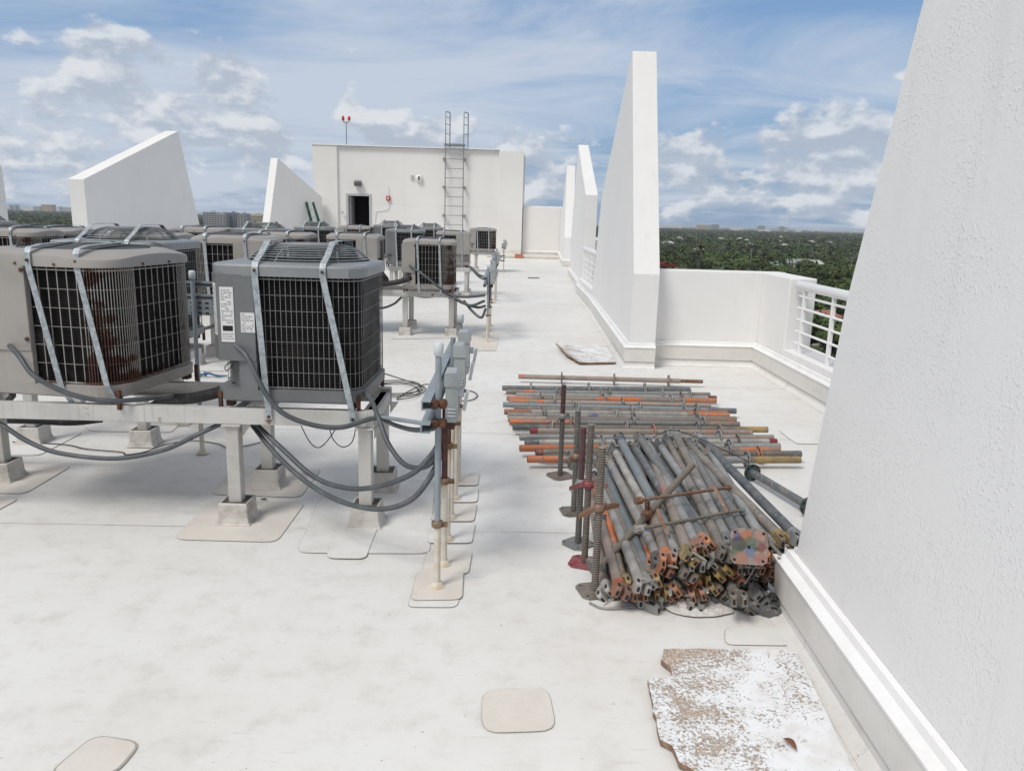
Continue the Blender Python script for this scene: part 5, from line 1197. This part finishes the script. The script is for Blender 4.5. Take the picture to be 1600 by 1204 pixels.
# ================================================================== THE LAND BELOW
import numpy as np
GZ = -31.0
def ground_nodes(b, p):
    v = coords(b, False)
    c = b.mix(b.ramp(b.noise(v, .02, 6, .6), .4, .65), (.030, .045, .018), (.060, .072, .036)); c = b.mix(b.ramp(b.noise(v, .006, 5, .6), .62, .68), c, (.13, .125, .10))
    L(b, c, p.inputs['Base Color'])
k = MB(); k.add([(-14000, -2000, GZ), (14000, -2000, GZ), (14000, 16000, GZ), (-14000, 16000, GZ)], [(0, 1, 2, 3)])
tag(k.build('ground', mat('ground_green', (.04, .05, .03), .95, builder=ground_nodes)), kind='structure')
def leafmat(name, c1, c2, world_=False):
    def f(b, p):
        v = coords(b, False)
        c = b.mix(b.ramp(b.noise(v, .045 if world_ else .06, 3, .6), .36, .64), c1, c2)
        c = b.mix(b.m('MULTIPLY', b.ramp(b.noise(v, .35, 4, .6), .35, .7), .5), c, tuple(x * 1.7 for x in c2))
        if world_:
            fl_ = b.n('ShaderNodeMapping', {'Vector': v, 'Scale': (.055, .055, 0)}).outputs[0]
            vo = b.n('ShaderNodeTexVoronoi', {'Vector': fl_, 'Scale': 1.0, 'Randomness': 1.0}); sv = b.n('ShaderNodeSeparateXYZ', {0: vo.outputs['Color']})
            patchy = b.m('MULTIPLY', b.m('SUBTRACT', b.noise(v, .006, 4, .6), .5), 1.4)
            c = b.n('ShaderNodeHueSaturation', {'Hue': b.m('ADD', b.m('MULTIPLY', sv.outputs[1], .06), .465), 'Saturation': b.m('ADD', b.m('MULTIPLY', sv.outputs[2], .5), .65), 'Value': b.m('ADD', b.m('ADD', b.m('MULTIPLY', sv.outputs[0], 1.1), .45), patchy), 'Color': c}).outputs[0]
        if not world_:
            oi = b.n('ShaderNodeObjectInfo').outputs['Random']
            hs = b.n('ShaderNodeHueSaturation', {'Hue': b.m('ADD', b.m('MULTIPLY', oi, .05), .475), 'Value': b.m('ADD', b.m('MULTIPLY', oi, .9), .6), 'Color': c}); c = hs.outputs[0]
        L(b, c, p.inputs['Base Color'])
    return mat(name, c1, .75, spec=.2, builder=f)
M_FOL = leafmat('foliage_green', (.024, .038, .013), (.062, .088, .026)); M_FOLW = leafmat('foliage_far', (.022, .036, .014), (.060, .082, .028), True)
M_FOLS = leafmat('foliage_silver', (.20, .23, .22), (.28, .31, .30)); M_FOLR = leafmat('foliage_flame', (.20, .055, .02), (.26, .08, .025)); M_FOLP = leafmat('foliage_palm', (.03, .055, .018), (.055, .08, .03))
M_BARK = mat('bark', (.09, .075, .06), .9)
nr = np.random.default_rng(5)
def leafcloud(n, R, Hh, lobes, size, flat=1.0):
    """quads scattered over the surface layer of several overlapping lobes"""
    cs = [np.array([0, 0, Hh * .62])] + [np.array([math.cos(a) * R * .5, math.sin(a) * R * .5, Hh * nr.uniform(.45, .75)]) for a in nr.uniform(0, 6.28, lobes)]
    rs = [R * .60] + [R * nr.uniform(.30, .52) for _ in range(lobes)]
    ii = nr.integers(0, len(cs), n); C_ = np.array(cs)[ii]; Rr = np.array(rs)[ii]
    d = nr.normal(size=(n, 3)); d /= np.linalg.norm(d, axis=1)[:, None]; d[:, 2] = np.where(d[:, 2] < -.35, -d[:, 2], d[:, 2])
    P_ = C_ + d * (Rr * nr.uniform(.62, 1.08, n))[:, None] * np.array([1, 1, .72 * flat])
    nn = d + nr.normal(size=(n, 3)) * .30; nn /= np.linalg.norm(nn, axis=1)[:, None]
    a = np.cross(nn, nr.normal(size=(n, 3))); a /= np.linalg.norm(a, axis=1)[:, None]; b_ = np.cross(nn, a); s = size * nr.uniform(.6, 1.3, n)[:, None]
    return np.stack([P_ - a * s - b_ * s * .6, P_ + a * s - b_ * s * .6, P_ + a * s * .5 + b_ * s * .8, P_ - a * s * .5 + b_ * s * .8], 1)
def quad_mesh(name, Q, mt):
    me = bpy.data.meshes.new(name); n = len(Q); me.vertices.add(n * 4); me.vertices.foreach_set('co', Q.astype(np.float32).ravel())
    me.loops.add(n * 4); me.loops.foreach_set('vertex_index', np.arange(n * 4, dtype=np.int32)); me.polygons.add(n)
    me.polygons.foreach_set('loop_start', np.arange(0, n * 4, 4, dtype=np.int32)); me.update(calc_edges=True); me.materials.append(mt); return me
crowns = [quad_mesh('crown', leafcloud(520, nr.uniform(5.5, 7.8), nr.uniform(9, 13.5), 8, .85), M_FOL) for _ in range(5)]
k = MB(); k.tube([(0, 0, 0), (.1, 0, 3), (0, .2, 6)], [.38, .28, .14], 7)
for a in (0, 2, 4): k.tube([(0, 0, 3), (1.3 * math.cos(a), 1.3 * math.sin(a), 5.2), (2.6 * math.cos(a), 2.6 * math.sin(a), 7.2)], [.18, .12, .05], 5)
TRUNK = mesh_of(k.build('trunk', M_BARK))
def tree(x, y, s, label, me=None, grp='broad-leaved trees of the plain below', name='tree'):
    t = thing(name, label, 'tree', (x, y, GZ), nr.uniform(0, 6.28), grp); t.scale = (s, s, s * nr.uniform(.85, 1.15))
    link(me or crowns[int(nr.integers(0, 5))], 'crown', t); link(TRUNK, 'trunk', t); return t
def land(px, py, z=GZ): return gz(px, py, z)
# special trees
keep = []
def special(px, py, me, s, label, name='tree'):
    q = land(px, py, GZ + 12); keep.append((q.x, q.y)); keep.append((q.x * .975, q.y * .975)); t = tree(q.x, q.y, s, label, me, None, name); return t
silver = quad_mesh('crown', leafcloud(420, 7, 11, 6, .6), M_FOLS); flame = quad_mesh('crown', leafcloud(420, 8, 8.5, 6, .6, .7), M_FOLR)
special(1211, 409, silver, 1.15, 'silvery white tree standing out pale among the green trees', 'silver_tree')
special(1048, 409, flame, 1.35, 'orange-flowering tree beside the tall pointed fin wall', 'flame_tree')
special(1172, 417, flame, 1.2, 'orange-flowering tree just above the alcove wall', 'flame_tree')
k = MB(); 
k.tube([(0, 0, 0), (.3, 0, 6), (.2, 0, 12)], [.3, .2, .17], 7); PT = mesh_of(k.build('trunk', M_BARK))
Q = []
for i in range(18):
    a = i * 2.4; el = .9 - 1.3 * (i / 18)
    prev = np.array([.2, 0, 12.0]); dirv = np.array([math.cos(a) * math.cos(el), math.sin(a) * math.cos(el), math.sin(el)]); side = np.array([-math.sin(a), math.cos(a), 0])
    for s in range(5):
        nx = prev + dirv * .75; w0, w1 = .55 * (1 - s / 6), .55 * (1 - (s + 1) / 6)
        Q.append([prev - side * w0 - [0, 0, .15], prev + side * .02, nx + side * .02, nx - side * w1 - [0, 0, .15]]); Q.append([prev, prev + side * w0 - [0, 0, .15], nx + side * w1 - [0, 0, .15], nx]); prev = nx; dirv = dirv + np.array([0, 0, -.28]); dirv /= np.linalg.norm(dirv)
PALM = quad_mesh('fronds', np.array(Q), M_FOLP)
for i, (px, py, s, lb) in enumerate([(1092, 398, 1.2, 'palm standing tallest between the flame tree and the silver tree'), (1252, 388, 1.1, 'palm above the trees straight over the alcove pillar'), (1140, 383, 1.0, 'palm in the middle of the tree plain'), (1300, 392, 1.1, 'palm near the edge of the nearest fin wall'), (1235, 402, 1.0, 'palm just right of the silver tree'), (1068, 390, 1.0, 'palm behind the orange flame tree')]):
    q = land(px, py, GZ + 17); keep.append((q.x, q.y)); t = thing('palm_tree', lb, 'palm', (q.x, q.y, GZ), i); t.scale = (s * 1.45,) * 3; link(PALM, 'fronds', t); link(PT, 'trunk', t)
# houses below
M_RW = mat('pale_roof', (.40, .40, .385), .7); M_RT = mat('terracotta_roof', (.30, .13, .09), .8); M_HW = mat('house_wall', (.40, .385, .35), .8); M_RG = mat('grey_roof', (.24, .25, .25), .8); M_WIN = mat('window_glass', (.05, .06, .07), .2)
M_B = {'w': mat('white_block', (.62, .62, .62), .8), 'p': mat('peach_block', (.52, .36, .26), .8), 'g': mat('grey_block', (.33, .345, .36), .8), 'c': mat('cream_block', (.48, .43, .30), .8), 'b': mat('bluish_block', (.20, .24, .30), .8), 'o': mat('olive_block', (.34, .36, .30), .8)}
def house(px, py, w_, d_, rm, label, h_=5.5, rz=.2, lift=0):
    q = land(px, py, GZ + 5 + lift); keep.append((q.x, q.y)); keep.append((q.x * .985, q.y * .985)); keep.append((q.x * .97, q.y * .97)); t = thing('house', label, 'house', (q.x, q.y, GZ), rz)
    k = MB(); k.box((0, 0, (h_ + lift) / 2), (w_, d_, h_ + lift)); k.build('wall', M_HW, t)
    k = MB(); H_ = h_ + lift; k.loft([[(-w_ / 2 - .6, -d_ / 2 - .6, H_), (w_ / 2 + .6, -d_ / 2 - .6, H_), (w_ / 2 + .6, d_ / 2 + .6, H_), (-w_ / 2 - .6, d_ / 2 + .6, H_)], [(-w_ / 2 + 3, -.2, H_ + 2.6), (w_ / 2 - 3, -.2, H_ + 2.6), (w_ / 2 - 3, .2, H_ + 2.6), (-w_ / 2 + 3, .2, H_ + 2.6)]]); k.build('roof', rm, t)
    for i in range(3): k = MB(); k.box((-w_ / 3 + i * w_ / 3, -d_ / 2 - .02, H_ - 1.8), (1.6, .1, 1.3)); k.build('window', M_WIN, t)
    return t
house(1246, 415, 22, 12, M_RG, 'long grey-roofed house right of the silver tree', 7, .15, 3)
house(1272, 417, 12, 10, M_RW, 'small white-roofed house near the nearest fin wall', 7, -.3, 3)
house(1279, 497, 14, 9, M_RT, 'terracotta-roofed house seen through the top of the railing', 5, .3)
house(1296, 512, 13, 9, M_RT, 'terracotta-roofed house seen low through the railing', 5, -.2)
for i, (px, py, w_, rm, lb) in enumerate([(1044, 381, 14, M_RW, 'pale roof beside the tall pointed fin wall'), (1126, 374, 13, M_RW, 'tiny pale roof left of the two bright roofs'), (1157, 374, 12, M_RW, 'left one of the two bright roofs in the middle of the trees'), (1167, 377, 14, M_RW, 'right one of the two bright roofs in the middle of the trees'), (1062, 373, 16, M_HW, 'long low cream roof on the left of the tree plain'), (1218, 379, 12, M_RG, 'small grey roof above the silver tree'), (1267, 379, 15, M_RW, 'white roof far off above the alcove pillar'), (1296, 380, 12, M_RG, 'grey roof far off to the right'), (1318, 372, 20, M_RW, 'pale roof in the far trees beside the nearest fin wall')]):
    house(px, py, w_, 10, rm, lb, 6, i * .3, 4)
hr = random.Random(11)
for i in range(5):
    px, py = hr.uniform(1036, 1335), hr.uniform(366, 398); c_ = hr.choice(['pale', 'grey', 'white', 'cream'])
    house(px, py, hr.uniform(6, 11), 7, {'pale': M_RW, 'grey': M_RG, 'white': M_RW, 'cream': M_HW}[c_], c_ + ' roof among the trees of the plain', 6, hr.uniform(-.5, .5), 4)['group'] = c_ + ' roofs scattered in the woods'
# far blocks
def block(px0, px1, ytop, D, c, label, fl=0, depth=18):
    if D > 2000: D *= 2.0; depth = 40; ytop -= 1.2
    a, b_ = at(px0, ytop, D), at(px1, ytop, D); H_ = (a.z + b_.z) / 2 - GZ; w_ = b_.x - a.x
    t = thing('city_building', label, 'building', ((a.x + b_.x) / 2, D, GZ))
    k = MB(); k.box((0, depth / 2, H_ / 2), (w_, depth, H_)); k.box((w_ * .1, depth / 2, H_ + 1), (w_ * .25, 5, 2)); k.build('wall', M_B[c], t)
    if fl:
        k = MB(); n_ = max(2, int(w_ / (4 if D < 2000 else 9))); 
        for f_ in range(int(H_ / 3.2)):
            for i in range(n_): k.box((-w_ / 2 + (i + .5) * w_ / n_, -.1, 1.8 + f_ * 3.2), (w_ / n_ * .62, .3, 1.5))
        w2 = k.build('window_row', M_WIN, t); w2['kind'] = 'stuff'
    return t
block(1031, 1068, 353.5, 3000, 'w', 'long white hall on the horizon beside the tall pointed fin', 0)
for a_ in [(1068, 1090, 356, 2900, 'o', 'low olive block between the white hall and the peach block', 0), (1090, 1101, 352.5, 2800, 'p', 'peach block on the horizon', 1), (1101, 1112, 353, 2800, 'c', 'cream block right of the peach block', 1), (1112, 1124, 352, 2900, 'b', 'bluish block on the horizon right of the cream one', 1),
           (1124, 1144, 357.2, 3000, 'g', 'low grey block in the middle of the skyline', 0), (1144, 1161, 357, 2600, 'w', 'low white block in the middle of the skyline', 0), (1163, 1184, 358.6, 3000, 'g', 'long low grey block left of the olive tower', 0), (1186, 1196, 354, 2800, 'o', 'olive tower in the middle of the horizon', 1), (1188, 1205, 360.2, 2300, 'w', 'bright white hall in front of the olive tower', 0),
           (1206, 1218, 359, 2900, 'g', 'low grey block left of the tallest tower', 0), (1219, 1226, 355, 2600, 'o', 'left half of the tallest tower pair on the right skyline', 1), (1226, 1232, 356, 2600, 'w', 'right half of the tallest tower pair on the right skyline', 1), (1236, 1243, 359.5, 2700, 'g', 'small grey block right of the tower pair', 0), (1245, 1253, 361, 2700, 'w', 'small white block right of the tower pair', 0), (1255, 1264, 361, 2800, 'b', 'small bluish block on the right skyline', 0), (1266, 1300, 362.2, 3000, 'g', 'long flat grey hall at the right end of the skyline', 0), (1300, 1343, 363.2, 3200, 'o', 'flat olive strip of hall near the nearest fin wall', 0), (1274, 1277, 359.5, 3000, 'w', 'tiny white tower on the long flat grey hall', 0)]: block(*a_)
block(317, 338, 331.5, 1250, 'g', 'grey apartment block farthest left in the gap left of the sloping fin', 1); block(338, 352, 333, 1240, 'g', 'second grey apartment block in the gap left of the sloping fin', 1); block(352, 368, 332, 1260, 'b', 'bluish apartment block in the gap left of the sloping fin', 1); block(370, 385, 333.5, 1250, 'g', 'last grey apartment block before the cream one', 1); block(386, 409, 335, 1300, 'c', 'cream apartment block against the sloping fin', 1)
for a_ in [(14, 18, 321.5, 2600, 'b', 'thin bluish tower at the far left horizon', 0), (20, 24, 321.5, 2600, 'g', 'thin grey tower at the far left horizon', 0), (34, 52, 324.3, 2500, 'w', 'low white hall at the far left horizon', 0), (64, 81, 320.8, 2300, 'p', 'peach block on the far left horizon', 1), (54, 62, 323.5, 2600, 'o', 'olive block left of the far left peach block', 0), (84, 92, 324, 2500, 'w', 'small white block right of the far left peach block', 0), (98, 112, 325.5, 2700, 'g', 'low grey block beside the large peaked fin', 0)]: block(*a_)
# trees: the nearest ones in view one by one, the rest as one woodland
def ok(x, y, r): return all((x - a) ** 2 + (y - b_) ** 2 > r * r for a, b_ in keep)
cand = []
az0, az1 = math.atan2(ray(1020, 400).x, ray(1020, 400).y), math.atan2(ray(1350, 400).x, ray(1350, 400).y)
azr = math.atan2(ray(1262, 500).x, ray(1262, 500).y)
for r in np.arange(190, 740, 10.0):
    lo = azr - .01 if r < 470 else az0
    for th in np.arange(lo, az1, 10.5 / r):
        x, y = r * math.sin(th) + nr.uniform(-3.5, 3.5), r * math.cos(th) + nr.uniform(-3.5, 3.5)
        if ok(x, y, 11): cand.append((r, x, y))
cand.sort(); cand = cand[:285]
rmax = cand[-1][0]
for (r, x, y) in cand: tree(x, y, nr.uniform(.62, 1.12), 'broad-leaved green tree in the nearer part of the wooded plain')
clouds = []
r = 150.0
while r < 6600:
    sp_ = 8.5 + r / 110 + max(0, r - 2500) / 90
    for th in np.arange(-.62, .62, sp_ / r):
        inside = (r < rmax + 4) and (az0 < th < az1) and (r >= 465 or th > azr - .01)
        if inside: continue
        vis_r = az0 - .05 < th < az1 + .05
        if not vis_r and r < 700: continue
        x, y = r * math.sin(th) + nr.uniform(-.4, .4) * sp_, r * math.cos(th) + nr.uniform(-.4, .4) * sp_
        if not ok(x, y, 10) : continue
        if r > 500 and noise.noise(Vector((x * .012, y * .004, 3))) > .42: continue
        s = sp_ * nr.uniform(.5, .74); h_ = nr.uniform(7.5, 14.5); s = min(s, 24); nq = 120 if r < 1100 else 55 if r < 2000 else 34
        q = leafcloud(nq, s, h_, 4, s * (.12 if r < 1100 else .2), min(1.0, 9 / s)); q[:, :, 0] += x; q[:, :, 1] += y; q[:, :, 2] += GZ; clouds.append(q)
    r += sp_ * .9
me = quad_mesh('distant_woodland', np.concatenate(clouds), M_FOLW); o = bpy.data.objects.new('distant_woodland', me); COL.objects.link(o)
tag(o, 'dark green wooded plain reaching to the horizon', 'woodland', kind='stuff')
for i, (px, py0, py1) in enumerate([(1087, 366, 382), (1172, 388, 410), (1247, 376, 392), (1290, 374, 390), (1329, 402, 418)]):
    q = land(px, py1 + 8, GZ + 8); Hh = at(px, py0, q.y).z - GZ
    t = thing('light_pole', ['thin pale pole left of the middle of the trees', 'thin pole left of the silver tree', 'thin pole above the alcove pillar', 'thin pole among the trees far right', 'pole with a crossarm against the nearest fin wall'][i], 'pole', (q.x, q.y, GZ))
    k = MB(); k.tube([(0, 0, 0), (0, 0, Hh)], .22, 5); k.build('pole', M_RG, t); k = MB(); k.box((0, 0, Hh - .5), (2.4, .25, .25)); k.build('arm', M_RG, t)

# ================================================================== HAZE over the plain
def haze_nodes(m_):
    t_ = m_.node_tree; t_.nodes.clear(); o_ = t_.nodes.new('ShaderNodeOutputMaterial'); v_ = t_.nodes.new('ShaderNodeVolumePrincipled')
    v_.inputs['Color'].default_value = (.80, .87, .95, 1); v_.inputs['Density'].default_value = 0.8e-4; v_.inputs['Anisotropy'].default_value = 0.0
    t_.links.new(v_.outputs[0], o_.inputs['Volume'])
mh = bpy.data.materials.new('haze'); mh.use_nodes = True; haze_nodes(mh)
k = MB(); k.box((0, 7050, (GZ - 1 + 12) / 2), (28400, 18500, 12 - GZ + 1)); tag(k.build('haze', mh), 'pale air over the plain', 'haze', kind='stuff')
